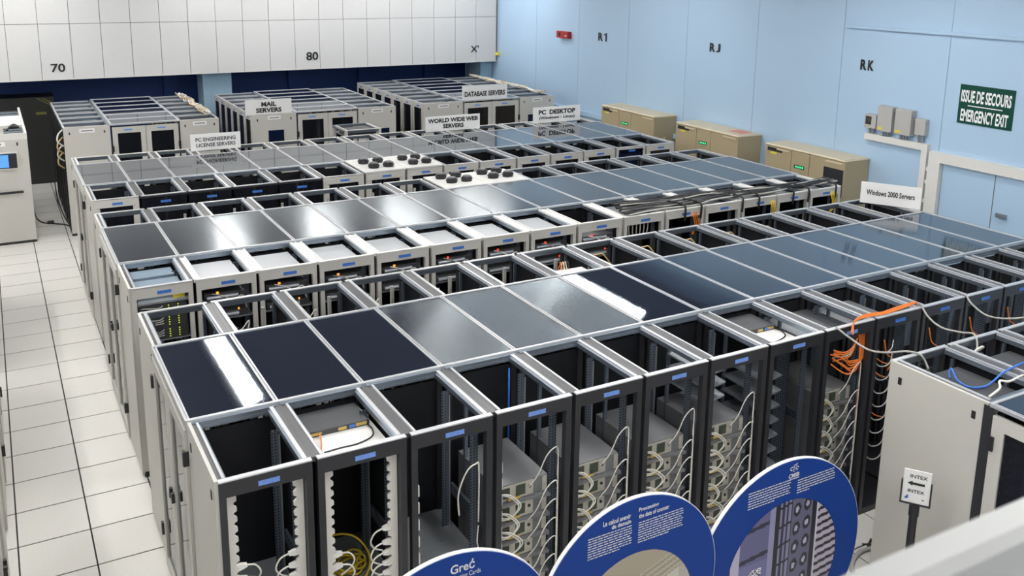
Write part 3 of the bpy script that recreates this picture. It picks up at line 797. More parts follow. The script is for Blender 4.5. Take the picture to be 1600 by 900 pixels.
# ------------------------------------------------------------------ third row: devices, lights and cables behind the cream fronts
def tray_device(label, x0, x1, y, z, m='server_dark', group='devices in the third row'):
    t = thing('rack_device', label, 'device', ((x0 + x1) / 2, y, z), 0, group)
    W = (x1 - x0) / 2
    put('case', MB().box(-W, W, 0, 0.40, 0, 0.07, ch=0.005).mesh('case', m), t)
    put('front_bar', MB().cyl(-0.012, 0.035, -W * 0.9, W * 0.55, 0.022, k=8, axis='x').mesh('front_bar', 'steel_plain'), t)
    return t
for i in range(1, 9):
    x0, x1, xc = jx(2, i)
    for k, z in enumerate((1.72, 1.52)):
        tray_device(f'dark device with a steel bar, {["upper", "lower"][k]} of two in the {ORD[i]} rack, third row', x0 + 0.10, x1 - 0.10, 1.36, z)
    for k, z in enumerate((1.70, 1.50)):
        for sx in (-1, 1):
            pass
    put('device_tray', rk('dev_trays', lambda: MB().box(-0.27, 0.27, 0.07, 0.6, 1.706, 1.719).box(-0.27, 0.27, 0.07, 0.6, 1.506, 1.519), 'plate'), ROW_OBJ[('P2F', i)])
    cable(f'pale lead drooping over the devices of the {ORD[i]} rack, third row', [(xc - 0.14, 1.34, 1.80), (xc - 0.04, 1.325, 1.77), (xc + 0.06, 1.32, 1.72), (xc + 0.16, 1.325, 1.745), (xc + 0.2, 1.34, 1.60)], 0.007, 'wire_grey' if i % 2 else 'wire_white', 'pale leads in the third row')
    tag(put('status_light', MB().box(xc - 0.10, xc - 0.075, 1.335, 1.345, 1.795, 1.815).box(xc + 0.11, xc + 0.125, 1.335, 1.345, 1.595, 1.615).mesh('status_light', 'led_orange' if i < 5 else 'led_red')), f'small {"orange" if i < 5 else "red"} status lights in the {ORD[i]} rack, third row', 'indicator light', 'status lights in the third row')
# first rack of the third row: blue-grey boxes on top, switches with yellow-green lamps
x0, x1, xc = jx(2, 0)
put('device_tray', MB().box(-0.27, 0.27, 0.07, 0.8, 1.78, 1.80).mesh('device_tray', 'plate'), ROW_OBJ[('P2F', 0)])
put('device_tray', MB().box(-0.27, 0.27, 0.07, 0.6, 1.39, 1.40).mesh('device_tray', 'plate'), ROW_OBJ[('P2F', 0)])
tag(put('rack_device', MB().box(x0 + 0.07, x1 - 0.08, 1.45, 1.78, 1.80, 1.90, ch=0.005).mesh('rack_device', 'server_blue')), 'blue-grey flat box in front of another atop the first rack, third row', 'device')
tag(put('rack_device', MB().box(x0 + 0.07, x1 - 0.10, 1.82, 2.06, 1.80, 1.92, ch=0.005).mesh('rack_device', 'server_blue')), 'blue-grey flat box at the back atop the first rack, third row', 'device')
tag(put('yellow_tag', MB().box(x1 - 0.19, x1 - 0.08, 1.40, 1.44, 1.80, 1.90).mesh('yellow_tag', 'yellow')), 'yellow tag beside the blue-grey box of the first rack, third row', 'tag')
for k in range(3):
    z = 1.40 + 0.125 * k
    t = thing('network_switch', f'black switch with yellow lamps, {["lowest", "middle", "topmost"][k]} in the first rack of the third row', 'switch', (xc, 1.36, z), 0, 'switches of the third row')
    put('case', MB().box(-0.23, 0.23, 0, 0.4, 0, 0.12).mesh('case', 'server_dark'), t)
    lm = MB()
    for q in range(4):
        lm.box(0.05, 0.061, -0.006, 0, 0.02 + q * 0.025, 0.029 + q * 0.025).box(0.14, 0.151, -0.006, 0, 0.02 + q * 0.025, 0.029 + q * 0.025)
    put('indicator', lm.mesh('indicator', 'led_yellow'), t)
    for q in range(3):
        put('lead', MB().tube([(-0.20, 0.0, 0.03 + 0.03 * q), (-0.18, -0.03, 0.045 + 0.03 * q), (-0.05, -0.035, 0.05 + 0.02 * q), (0.0, 0.0, 0.04 + 0.03 * q)], 0.006).mesh('lead', 'wire_grey', smooth=True), t)
# first rack of the second row shows lamps too
x0, x1, xc = jx(1, 0)
t = thing('network_switch', 'black switch with yellow lamps low in the first rack of the second row', 'switch', (xc, 0.10, 1.35), 0)
put('case', MB().box(-0.23, 0.23, 0, 0.4, 0, 0.12).mesh('case', 'server_dark'), t)
lm = MB()
rnd = random.Random(9)
for q in range(12):
    xx, zz = rnd.uniform(-0.15, 0.2), rnd.uniform(0.02, 0.1)
    lm.box(xx, xx + 0.018, -0.006, 0, zz, zz + 0.014)
put('indicator', lm.mesh('indicator', 'led_yellow'), t)
put('device_tray', MB().box(-0.27, 0.27, 0.07, 0.7, 1.34, 1.35).mesh('device_tray', 'plate'), ROW_OBJ[('P1B', 0)])

# mat of black cables over the right half of the third row
bun = thing('cable_bundle', 'wide mat of black cables along the tops of the third row racks', 'cables', (6.4, 1.3, 2.0))
rnd = random.Random(21)
for k in range(34):
    y = 0.03 + 0.0135 * k
    z = 0.008 + rnd.uniform(0, 0.012)
    p = []
    xx = rnd.uniform(0.0, 0.12) + 0.006 * k
    n = 14
    for q in range(n + 1):
        fx = xx + (3.95 - xx) * q / n
        sp = 1.0 + max(0, (0.9 - fx)) * 0.5
        yy = 0.12 + (y - 0.12) * (sp if fx < 1.2 else max(0.45, 1 - (fx - 1.2) * 0.3)) + 0.016 * math.sin(q * 1.3 + k) + 0.04 * (fx > 2.4) * math.sin(fx * 2)
        p.append((fx, yy, z + 0.012 * abs(math.sin(q * 0.8 + k * 1.7)) + 0.02 * (fx > 1.3)))
    put('cable', MB().tube(p, 0.010 if k % 3 else 0.013, 5, smooth=3).mesh('cable', 'wire_black' if k % 7 else 'wire_grey', smooth=True), bun)
for k, xx in enumerate((0.95, 1.22, 1.95, 2.25, 2.9, 3.2, 3.75)):
    p = [(xx - 0.05, 0.25, 0.05), (xx, 0.08, 0.055), (xx + 0.02, -0.03, 0.035), (xx + 0.02, -0.045, -0.06), (xx + 0.015, -0.04, -0.16)]
    put('cable_tie', MB().tube(p, 0.014, 6).mesh('cable_tie', 'wire_black', smooth=True), bun)
for k in range(6):
    cable(f'grey-white lead end hanging inside the tenth rack of the third row, {ORD[k]} from left', [(6.50 + 0.06 * k, 1.31, 1.90), (6.49 + 0.06 * k, 1.30, 1.80), (6.52 + 0.05 * k, 1.31, 1.68)], 0.008, 'wire_grey', 'lead ends in the third row')
for (xx, cc, nm) in ((7.55, 'wire_orange', 'orange'), (8.95, 'wire_yellow', 'yellow'), (10.13, 'wire_yellow', 'yellow')):
    for k in range(3):
        cable(f'{nm} lead spilling down a third row rack front, {ORD[k]} strand near x{"abc"[k]}'.replace(' near xa', ', leftmost').replace(' near xb', ', middle').replace(' near xc', ', rightmost') + (' at right end' if xx > 10 else ''),
              [(xx + 0.02 * k, 1.30, 1.95), (xx + 0.03 * k - 0.04, 1.26, 1.88), (xx + 0.03 * k, 1.265, 1.76), (xx + 0.02 * k - 0.02, 1.29, 1.62)], 0.008, cc, f'{nm} leads on the third row')
for i in range(8, 15):
    put('inner_device', rk('far_device', lambda: MB().box(-0.2, 0.2, 0.3, 0.7, 1.3, 1.6).box(-0.22, -0.05, 0.28, 0.30, 1.0, 1.7), 'server_dark'), ROW_OBJ[('P2F', i)])
# tan bars in the fourth row
for i in range(9, 15):
    put('wooden_bar', rk('wooden_bar', lambda: MB().box(-0.26, 0.20, 0.34, 0.37, 1.80, 1.83).box(-0.10, -0.05, 0.36, 0.40, 1.4, 1.80), 'wire_tan'), ROW_OBJ[('P2B', i)])
for i in (1, 2, 3, 4, 5, 6):
    put('pale_post', rk('pale_post', lambda: MB().box(-0.17, -0.14, 0.06, 0.09, 0.1, 1.88), 'wire_grey'), ROW_OBJ[('P2B', i)])
    put('pale_post', rk('pale_post', lambda: None), ROW_OBJ[('P1B', i)])

# ------------------------------------------------------------------ sign cards standing on the racks
def sign_card(label, x0, x1, y, z0, z1, texts, group='white name cards'):
    t = thing('sign_card', label, 'sign', ((x0 + x1) / 2, y, z0), 0, group)
    W, H = x1 - x0, z1 - z0
    put('card', MB().box(-W / 2, W / 2, 0, 0.012, 0, H).mesh('card', 'paper'), t)
    put('foot', MB().box(-W / 2 + 0.05, W / 2 - 0.05, 0.012, 0.10, 0, 0.008).mesh('foot', 'paper'), t)
    for key, m, fw, fh, cx, cz in texts:
        lettering(key, m, W * fw, H * fh, t, (W * (cx - 0.5), -0.005, H * cz), ROT_Y)
    return t
sign_card('white card reading PC ENGINEERING LICENSE SERVERS', 2.38, 3.20, 7.93, 2.0, 2.28, [('pce', 'ink', 0.80, 0.56, 0.50, 0.50)])
sign_card('white card reading WORLD WIDE WEB SERVERS', 6.64, 7.785, 7.93, 2.0, 2.29, [('www', 'ink', 0.92, 0.68, 0.5, 0.52)])
sign_card('white card reading PC DESKTOP (Windows - Linux)', 8.99, 10.11, 7.93, 2.0, 2.32, [('pcd1', 'ink', 0.78, 0.30, 0.5, 0.68), ('pcd2', 'ink', 0.76, 0.23, 0.5, 0.30)])
sign_card('white card reading MAIL SERVERS', 4.01, 4.96, 10.93, 2.065, 2.37, [('mail', 'ink', 0.55, 0.72, 0.5, 0.48)])
sign_card('white card reading DATABASE SERVERS', 8.91, 10.075, 10.97, 2.08, 2.405, [('db', 'ink', 0.90, 0.36, 0.5, 0.42)])
# the Windows 2000 card is turned towards the left aisle
p0, p1 = Vector((9.748, 0.472, 2.0)), Vector((10.137, -0.180, 2.0))
L = (p1 - p0).length
t = thing('sign_card', 'white card reading Windows 2000 Servers', 'sign', tuple(p0), math.atan2(p1.y - p0.y, p1.x - p0.x), 'white name cards')
put('card', MB().box(0, L, 0, 0.012, 0, 0.29).mesh('card', 'paper'), t)
put('foot', MB().box(0.05, L - 0.05, 0.012, 0.09, 0, 0.008).mesh('foot', 'paper'), t)
lettering('win', 'ink', L * 0.80, 0.075, t, (L * 0.5, -0.003, 0.155), ROT_Y)

# ------------------------------------------------------------------ the three rack blocks at the back (rows run away from the camera)
GZ = 1.035
def rear_block(tagname, xl, xr, y0, y1, n, depth_l, depth_r, left_open, cablesr):
    pt = (y1 - y0) / n
    for i in range(n):
        yc = y0 + pt * (i + 0.5)
        rack(f'cream-framed rack, {ORD[i]} from the front, left side of the {tagname}', xl, yc, -PI / 2, pt, depth_l, frame='cream' if left_open else 'black', rails='alu', back=False, front='door' if left_open else 'open', sides=True,
             group=f'racks of the {tagname}', label_on=left_open, mount=False, height=GZ)
        rack(f'cream-framed rack, {ORD[i]} from the front, right side of the {tagname}', xr, yc, PI / 2, pt, depth_r, frame='cream', rails='alu', back=False, sides=True,
             group=f'racks of the {tagname}', label_on=False, mount=False, height=GZ)
        for side, xa, xb in (('left', xl + 0.07, xl + depth_l - 0.07), ('right', xr - depth_r + 0.07, xr - 0.07)):
            rnd = random.Random(i * 7 + int(xl * 10) + len(side))
            sp = rnd.uniform(0.35, 0.65)
            z = 1.935 + rnd.uniform(0, 0.03)
            mb = MB().box(xa, xb, yc - pt * 0.36, yc + pt * 0.36, z - 0.12, z, ch=0.004)
            o = put('rack_server', None)
            bpy.data.objects.remove(o)
            o = thing('rack_server', f'blue-grey server in the top of the {ORD[i]} rack from front, {side} side, {tagname}', 'server', ((xa + xb) / 2, yc, z - 0.12), 0, f'servers topping the {tagname}')
            wd, dp = (xb - xa) / 2, pt * 0.36
            put('case', MB().box(-wd, wd, -dp, dp, 0, 0.12, ch=0.004).mesh('case', rnd.choice(['server_blue', 'server_blue', 'server_dark', 'server'])), o)
            put('module', MB().box(-wd, -wd + 2 * wd * sp, -dp * 0.9, dp * 0.1, 0.12, 0.128).mesh('module', rnd.choice(['server_dark', 'server_dark', 'shelf'])), o)
            put('module', MB().box(-wd + 2 * wd * sp, wd, -dp * 0.2, dp * 0.9, 0.12, 0.13).mesh('module', rnd.choice(['server_blue', 'shelf', 'server_dark'])), o)
    # cream end panels towards the camera
    for side, xa, xb in (('left', xl, xl + depth_l), ('right', xr - depth_r, xr)):
        t = thing('end_cabinet_panel', f'plain cream end panel on the {side} of the {tagname}', 'panel', ((xa + xb) / 2, y0 - 0.03, 0), 0, 'cream end panels')
        W = (xb - xa) / 2
        put('sheet', MB().box(-W, W, 0, 0.028, 0.05, 2.065).mesh('sheet', 'cream'), t)
        put('plinth', MB().box(-W, W, 0.006, 0.028, 0, 0.05).mesh('plinth', 'black'), t)
        for sx in (-1, 1):
            put('latch', MB().box(sx * W * 0.75 - 0.012, sx * W * 0.75 + 0.012, -0.004, 0, 1.93, 1.98).mesh('latch', 'black'), t)
        put('name_plate', MB().box(-0.13, 0.13, -0.004, 0, 1.955, 2.03).box(-0.10, 0.10, -0.006, -0.004, 1.98, 2.003, mi=1).mesh('name_plate', 'paper', 'ink_grey'), t)
    # glazed double doors of the aisle
    xa, xb = xl + depth_l + 0.03, xr - depth_r - 0.03
    xm = (xa + xb) / 2
    for side, a, b in (('left', xa, xm), ('right', xm, xb)):
        t = thing('aisle_door', f'cream {side} door leaf with dark glass in the {tagname}', 'door', ((a + b) / 2, y0 - 0.03, 0), 0, 'rear aisle doors')
        W = (b - a) / 2 - 0.004
        f = MB().box(-W, -W + 0.09, 0, 0.035, 0.04, 2.02).box(W - 0.09, W, 0, 0.035, 0.04, 2.02).box(-W + 0.09, W - 0.09, 0, 0.035, 0.04, 0.16).box(-W + 0.09, W - 0.09, 0, 0.035, 1.90, 2.02)
        put('frame', f.mesh('frame', 'cream'), t)
        put('pane', MB().box(-W + 0.09, W - 0.09, 0.012, 0.020, 0.16, 1.90).mesh('pane', 'smoked'), t)
        put('label_plate', MB().box(-0.09, 0.06, -0.003, 0, 1.945, 1.975).mesh('label_plate', 'label_pale'), t)
        sx = -1 if side == 'left' else 1
        for z in (0.3, 1.55):
            put('hinge', MB().box(sx * (W + 0.008) - 0.02, sx * (W + 0.008) + 0.02, -0.03, 0.01, z, z + 0.12).mesh('hinge', 'black'), t)
    for x in (xa - 0.015, xb + 0.015):
        pass
    Y = [y0 + pt * k for k in range(n + 1)]
    t = aisle_roof(f'navy sheet roof with pale bars over the aisle of the {tagname}', [y - 0 for y in Y], xa - 0.02, xb + 0.02, 'pane4', alongx=False, zt=2.075, mull=0.045, group='rear aisle roofs')
    t.location = (xa - 0.02, Y[0], 0)
    if cablesr:
        rnd = random.Random(int(xr * 10))
        b = thing('cable_bundle', f'pale cable bundle along the right top edge of the {tagname}', 'cables', (xr - 0.12, y0 + 0.25, 2.075), 0, 'pale cable bundles')
        for k in range(9):
            p = [(rnd.uniform(-0.10, 0.07), q * (y1 - y0 - 0.4) / 12, 0.015 + rnd.uniform(0, 0.07)) for q in range(13)]
            put('strand', MB().tube(p, 0.013, 5, smooth=3).mesh('strand', ['wire_white', 'wire_white', 'wire_tan', 'wire_grey'][k % 4], smooth=True), b)
rear_block('unnamed rear-left block', 0.66, 3.46, 10.86, 14.50, 6, 0.80, 0.74, False, True)
rear_block('mail server block', 4.12, 7.25, 10.92, 14.40, 6, 0.92, 0.86, True, False)
rear_block('database server block', 7.93, 11.34, 10.96, 15.20, 7, 0.98, 0.94, True, True)
for (lab, x0, x1, y, z0, z1) in (('dark blue screen in the left end panel below the MAIL SERVERS card', 4.43, 4.78, 10.89, 1.40, 1.75), ('dark display in the right end panel of the database block', 10.60, 10.95, 10.93, 1.42, 1.67), ('dark display in the right end panel of the mail server block', 6.80, 7.10, 10.89, 1.30, 1.62)):
    t = thing('panel_display', lab, 'display', ((x0 + x1) / 2, y, z0), 0, 'displays in end panels')
    W, H = (x1 - x0) / 2, z1 - z0
    put('bezel', MB().box(-W, W, -0.02, 0, 0, H).mesh('bezel', 'cream'), t)
    put('screen', MB().box(-W + 0.015, W - 0.015, -0.024, -0.02, 0.015, H - 0.015).mesh('screen', 'screen_off'), t)
# hanging lead bunches on the left flank of the rear-left block
for k in range(4):
    cable(f'pale lead looping on the left flank of the rear-left block, {ORD[k]} from above', [(0.66, 11.05 + 0.1 * k, 2.0 - 0.16 * k), (0.58, 11.0 + 0.1 * k, 1.92 - 0.16 * k), (0.56, 10.98 + 0.1 * k, 1.80 - 0.16 * k), (0.66, 11.0 + 0.1 * k, 1.70 - 0.16 * k)], 0.016, 'wire_tan' if k % 2 else 'wire_white', 'leads on the rear-left block')

# small open rack in front of the mail server block
rack('small open-topped cream rack standing before the mail server block', 5.78, 8.95, 0, 0.78, 0.72, frame='cream', rails='alu_white', back=False, front='open', sides=False, label_on=False, mount=False, group='lone rack', height=0.985, shelves=(1.88,))
tag(put('dark_device', MB().box(5.48, 6.06, 9.0, 9.5, 1.855, 1.93, ch=0.004).mesh('dark_device', 'server_dark')), 'dark device inside the small open rack before the mail block', 'device')

# cabinet at the far left edge, with a screen and a bar handle
t = thing('monitor_cabinet', 'cream cabinet with a lit blue screen at the far left', 'cabinet', (-0.42, 10.75, 0))
put('body', MB().box(-0.48, 0.48, 0, 3.4, 0.05, 1.93).mesh('body', 'cream'), t)
put('plinth', MB().box(-0.48, 0.48, 0.006, 3.4, 0, 0.05).mesh('plinth', 'black'), t)
put('rim', MB().box(0.44, 0.48, 0, 3.4, 1.93, 2.04).box(-0.48, -0.44, 0, 3.4, 1.93, 2.04).box(-0.44, 0.44, 0, 0.04, 1.93, 2.04).box(-0.44, 0.44, 1.05, 2.3, 1.93, 2.03).mesh('rim', 'alu_white'), t)
for k in range(7):
    put('top_slat', MB().box(0.12, 0.43, 0.12 + 0.13 * k, 0.19 + 0.13 * k, 1.95, 1.99).mesh('top_slat', 'server_blue' if k % 2 else 'server_dark'), t)
for k in range(5):
    put('top_slat', MB().box(-0.40, 0.42, 2.4 + 0.18 * k, 2.50 + 0.18 * k, 1.95, 2.0).mesh('top_slat', 'server_blue' if k % 2 else 'server_dark'), t)
put('top_box', MB().box(-0.44, 0.07, 0.06, 0.95, 1.93, 2.10).mesh('top_box', 'cream_light'), t)
s_ = put('monitor', MB().box(-0.40, 0.30, -0.035, 0, 1.40, 1.71).mesh('monitor', 'alu_white'), t)
put('screen_bezel', MB().box(-0.38, 0.285, -0.038, -0.035, 1.42, 1.69).mesh('screen_bezel', 'black'), s_)
put('screen', MB().box(-0.38, 0.15, -0.041, -0.038, 1.44, 1.67).mesh('screen', 'screen'), s_)
put('handle', MB().box(-0.40, 0.34, -0.06, -0.035, 0.955, 0.995).box(-0.3, -0.27, -0.04, 0, 0.96, 0.99).box(0.25, 0.28, -0.04, 0, 0.96, 0.99).mesh('handle', 'black'), t)
put('latch', MB().box(0.30, 0.325, -0.005, 0, 1.82, 1.88).mesh('latch', 'black'), t)
put('name_plate', MB().box(-0.33, 0.12, -0.005, 0, 1.82, 1.90).box(-0.25, 0.06, -0.007, -0.005, 1.845, 1.875, mi=1).mesh('name_plate', 'paper', 'ink_grey'), t)
cable('black cable heap on top of the far left cabinet', [(-0.25, 11.4, 2.0), (-0.15, 11.45, 2.07), (-0.05, 11.4, 2.05), (-0.12, 11.5, 2.09), (-0.2, 11.42, 2.04), (-0.05, 11.55, 2.02)], 0.02, 'wire_black')

# dark tall cabinet closing the narrow aisle behind
t = thing('black_cabinet', 'tall black cabinet with faint yellow tape at the end of the rear-left aisle', 'cabinet', (0.40, 15.8, 0))
put('body', MB().box(-0.75, 0.42, 0, 0.8, 0.05, 2.02).mesh('body', 'cabinet_black'), t)
put('plinth', MB().box(-0.75, 0.42, 0.02, 0.8, 0, 0.05).mesh('plinth', 'black'), t)
put('tape', MB().box(0.02, 0.24, -0.003, 0, 1.62, 1.68).mesh('tape', 'olive'), t)
for k in range(2):
    put('tape', MB().prism([(0.05 + 0.1 * k, 2.0), (0.09 + 0.1 * k, 2.0), (0.41, 1.80 + 0.07 * k), (0.41, 1.77 + 0.07 * k)], 'y', -0.003, 0).mesh('tape', 'olive'), t)
cable('black power cable lying on the floor of the rear-left aisle', [(0.12, 13.6, 0.012), (0.13, 12.6, 0.012), (0.22, 12.1, 0.012), (0.42, 11.9, 0.012), (0.62, 11.7, 0.012), (0.74, 11.3, 0.012)], 0.014, 'wire_black')
tag(put('cable_joint', MB().box(0.30, 0.42, 11.95, 12.05, 0, 0.05, ch=0.01).mesh('cable_joint', 'black')), 'black connector block on the cable in the rear-left aisle', 'connector')
cable('thin black cable hanging along the rear-left block to the floor', [(0.60, 14.5, 1.0), (0.60, 14.0, 0.2), (0.62, 13.2, 0.012), (0.64, 12.2, 0.012), (0.70, 11.4, 0.012)], 0.012, 'wire_black')

# ------------------------------------------------------------------ racks beyond the left aisle: only their ends show
LX = -0.66
for pod in (1, 2, 3):
    a, b, c, d = YP[pod]
    a, b, c, d = a - 0.4, b - 0.4, c - 0.4, d - 0.4
    rack(f'cream end rack left of the aisle, front of the {AISLE[pod]} pair', LX - 0.33, a, 0, PW, b - a, frame='cream', rails='alu', end=1, group='racks left of the aisle')
    rack(f'cream end rack left of the aisle, back of the {AISLE[pod]} pair', LX - 0.33, d, PI, PW, d - c, frame='cream', rails='alu', end=-1, group='racks left of the aisle')
    mid = (b + c) / 2
    door_leaf(f'nearer cream glazed door leaf left of the aisle, {AISLE[pod]} block', LX - 0.01, b + 0.01, mid, 1, group='doors left of the aisle')
    door_leaf(f'farther cream glazed door leaf left of the aisle, {AISLE[pod]} block', LX - 0.01, mid, c - 0.01, -1, group='doors left of the aisle')

# ------------------------------------------------------------------ block at the lower right with the INTEX stand
IX = [5.73, 6.43, 7.12, 7.80]
for i in range(3):
    rack(f'grey-topped rack, {ORD[i]} from left in the lower right block', (IX[i] + IX[i + 1]) / 2, -3.28, PI, IX[i + 1] - IX[i], 0.88, frame='black', rails='alu', back=False, label_on=False, end=(1 if i == 0 else None), group='racks of the lower right block', mount=True)
    o = thing('rack_server', f'flat dark server in the top of the {ORD[i]} lower right rack', 'server', ((IX[i] + IX[i + 1]) / 2, -4.08, 1.82), 0, 'servers of the lower right block')
    put('case', MB().box(-0.24, 0.24, 0.02, 0.60, 0, 0.075, ch=0.004).mesh('case', 'server_dark'), o)
    put('port_row', MB().box(-0.2, 0.15, 0.60, 0.615, 0.02, 0.05).mesh('port_row', 'gold'), o)
    o2 = tag(put('circuit_board', MB().box((IX[i] + IX[i + 1]) / 2 - 0.20, (IX[i] + IX[i + 1]) / 2 - 0.02, -3.42, -3.40, 1.70, 1.90).mesh('circuit_board', 'vent')), f'green-grey circuit board upright in the {ORD[i]} lower right rack', 'circuit board', 'upright boards')
ends = [(7.80 - 5.73) * k / 3 for k in range(4)]
aisle_roof('dark sheet roof at the lower right corner', [5.73, 6.43, 7.12, 7.80], -5.6, -4.17, 'pane1')
for (y0, y1, h, wd) in ((-5.58, -4.89, 1, 'nearer'), (-4.89, -4.20, -1, 'farther')):
    door_leaf(f'{wd} cream door leaf with dark glass at the lower right', 5.725, y0, y1, h, glassm='smoked')
tag(put('corner_post', MB().box(5.715, 5.76, -4.20, -4.12, 0, 1.98).mesh('corner_post', 'charcoal')), 'charcoal post between the cream end panel and door, lower right', 'post')
cable('blue cable draped over the lower right rack tops', [(6.03, -3.62, 1.908), (6.07, -3.58, 1.935), (6.11, -3.56, 1.95), (6.08, -3.60, 1.955), (6.01, -3.70, 1.925), (6.03, -3.80, 1.908), (6.16, -3.85, 1.915), (6.33, -3.86, 1.99), (6.48, -3.86, 2.012), (6.80, -3.83, 2.012), (7.3, -3.76, 2.012)], 0.008, 'wire_blue')
cable('grey cable sagging from the near row to the lower right rack', [(5.86, -2.60, 2.012), (5.90, -2.72, 1.95), (5.93, -2.90, 1.90), (5.92, -3.10, 1.95), (5.97, -3.26, 2.012), (6.05, -3.34, 1.98), (6.06, -3.42, 1.85)], 0.009, 'wire_grey')
cable('second grey cable sagging farther right to the lower right racks', [(7.02, -2.58, 2.012), (6.95, -2.72, 1.95), (6.90, -2.90, 1.92), (6.86, -3.12, 1.96), (6.80, -3.28, 2.012), (6.74, -3.36, 1.95), (6.6, -3.45, 1.85)], 0.009, 'wire_grey')
cable('white cable hanging at the far right of the near row', [(7.66, -2.60, 2.01), (7.62, -2.70, 1.95), (7.60, -2.9, 1.90), (7.72, -3.1, 1.93), (7.9, -3.25, 2.01)], 0.009, 'wire_grey')
cable('pale cable at the front rim of the lower right rack', [(5.80, -4.10, 2.012), (5.98, -4.06, 2.02), (6.10, -3.98, 2.02), (6.16, -4.02, 2.02), (6.35, -4.0, 2.02), (6.5, -3.95, 1.95)], 0.009, 'wire_white')
cable('pale cable curling in the second lower right rack', [(6.50, -3.50, 1.90), (6.56, -3.46, 1.97), (6.68, -3.44, 1.98), (6.76, -3.40, 1.94), (6.7, -3.36, 1.9)], 0.009, 'wire_white')

# INTEX sign on its black stand
t = thing('sign_stand', 'black post stand holding a white INTEX arrow card', 'sign', (5.36, -3.90, 0), -0.96)
put('base', MB().cyl(0, 0, 0, 0.03, 0.16, 0.15, 24).mesh('base', 'black'), t)
put('pole', MB().cyl(0, 0.01, 0.03, 1.05, 0.030, 0.030, 14).cyl(0, 0.01, 1.05, 1.145, 0.037, 0.037, 14).mesh('pole', 'black'), t)
put('holder', MB().box(-0.108, 0.108, -0.012, 0.012, 1.145, 1.158).box(-0.108, -0.096, -0.012, 0.012, 1.158, 1.335).box(0.096, 0.108, -0.012, 0.012, 1.158, 1.335).mesh('holder', 'black'), t)
crd = put('card', MB().box(-0.095, 0.095, -0.004, 0.004, 1.158, 1.425).mesh('card', 'paper'), t)
lettering('intex', 'ink', 0.12, 0.028, crd, (0.01, -0.0055, 1.375), ROT_Y)
lettering('intex', 'ink', 0.115, 0.026, crd, (0.0, -0.0055, 1.255), ROT_Y)
put('arrow', MB().prism([(-0.065, 1.317), (-0.03, 1.336), (-0.03, 1.326), (0.055, 1.326), (0.055, 1.308), (-0.03, 1.308), (-0.03, 1.298)], 'y', -0.0065, -0.004).mesh('arrow', 'ink'), crd)
put('small_mark', MB().box(-0.075, -0.055, -0.0055, -0.004, 1.185, 1.20).box(-0.065, -0.05, -0.0055, -0.004, 1.19, 1.215).mesh('small_mark', 'label'), crd)
put('small_mark', MB().box(0.045, 0.06, -0.0055, -0.004, 1.19, 1.20).mesh('small_mark', 'ink_grey'), crd)
t = thing('floor_mark', 'small black tape cross stuck on the floor tile at lower right', 'floor mark', (6.12, -2.97, 0.0))
put('tape', MB().box(-0.11, 0.11, -0.012, 0.012, 0, 0.003).mesh('tape', 'black'), t, rot=(0, 0, 0.5))
put('tape', MB().box(-0.06, 0.06, -0.012, 0.012, 0.003, 0.006).mesh('tape', 'black'), t, rot=(0, 0, -0.6))
cable('grey hose curving over the floor at lower right', [(5.60, -3.30, 0.02), (5.68, -3.16, 0.02), (5.83, -3.06, 0.02), (6.0, -3.02, 0.02), (6.17, -3.08, 0.02), (6.3, -3.2, 0.02)], 0.02, 'wire_grey', cat='hose', name='floor_hose')

# ------------------------------------------------------------------ round blue information boards
def disc_pts(r, k=96):
    return [(r * math.cos(2 * PI * i / k), r * math.sin(2 * PI * i / k)) for i in range(k)]
def text_block(parent, x0, x1, ztop, n, dz, rnd, last=0.55, tilt=0.0):
    b = MB()
    for k in range(n):
        x = x0
        xe = x1 if k < n - 1 else x0 + (x1 - x0) * last
        z = ztop - k * dz
        while x < xe - 0.01:
            wlen = min(rnd.uniform(0.012, 0.045), xe - x)
            b.quad((x, -0.0185, z), (x + wlen, -0.0185, z), (x + wlen, -0.0185, z + dz * 0.36), (x, -0.0185, z + dz * 0.36))
            x += wlen + 0.006
    return put('text_block', b.mesh('text_block', 'sign_white'), parent)
def photo_disc(r, fn, n=100):
    """flat printed photograph: a grid of coloured cells clipped to a circle"""
    me = bpy.data.meshes.new('printed_photo')
    v, f, cs = [], [], []
    st = 2 * r / n
    for a in range(n):
        for b_ in range(n):
            x, z = -r + (a + 0.5) * st, -r + (b_ + 0.5) * st
            if math.hypot(x, z) > r + st * 0.4: continue
            q = []
            for dx, dz in ((-.5, -.5), (.5, -.5), (.5, .5), (-.5, .5)):
                px, pz = x + dx * st, z + dz * st
                h = math.hypot(px, pz)
                if h > r: px, pz = px * r / h, pz * r / h
                q.append((px, -0.019, pz))
            k = len(v); v += q; f.append((k, k + 1, k + 2, k + 3)); cs.append(fn(x / r, z / r))
    me.from_pydata(v, [], f)
    ca = me.color_attributes.new('print', 'FLOAT_COLOR', 'CORNER')
    flat = []
    for c in cs:
        flat += [*c, 1.0] * 4
    ca.data.foreach_set('color', flat)
    me.materials.append(M['print'])
    return me
def info_board(label, x, y, z, r):
    t = thing('information_board', label, 'sign board', (x, y, z), 0, 'round blue information boards')
    put('board', MB().prism(disc_pts(r), 'y', -0.014, 0.014).mesh('board', 'paper'), t)
    put('blue_face', MB().prism(disc_pts(r - 0.006), 'y', -0.017, -0.014).mesh('blue_face', 'board_blue'), t)
    put('leg', MB().box(-0.03, 0.03, 0.014, 0.05, -z, 0.2).mesh('leg', 'alu'), t)
    put('foot', MB().box(-0.35, 0.35, -0.05, 0.35, -z, -z + 0.02).mesh('foot', 'alu'), t)
    return t
rnd = random.Random(5)
b1 = info_board('blue disc board headed Greć at the bottom edge, leftmost of three', 1.588, -3.66, 1.097, 0.718)
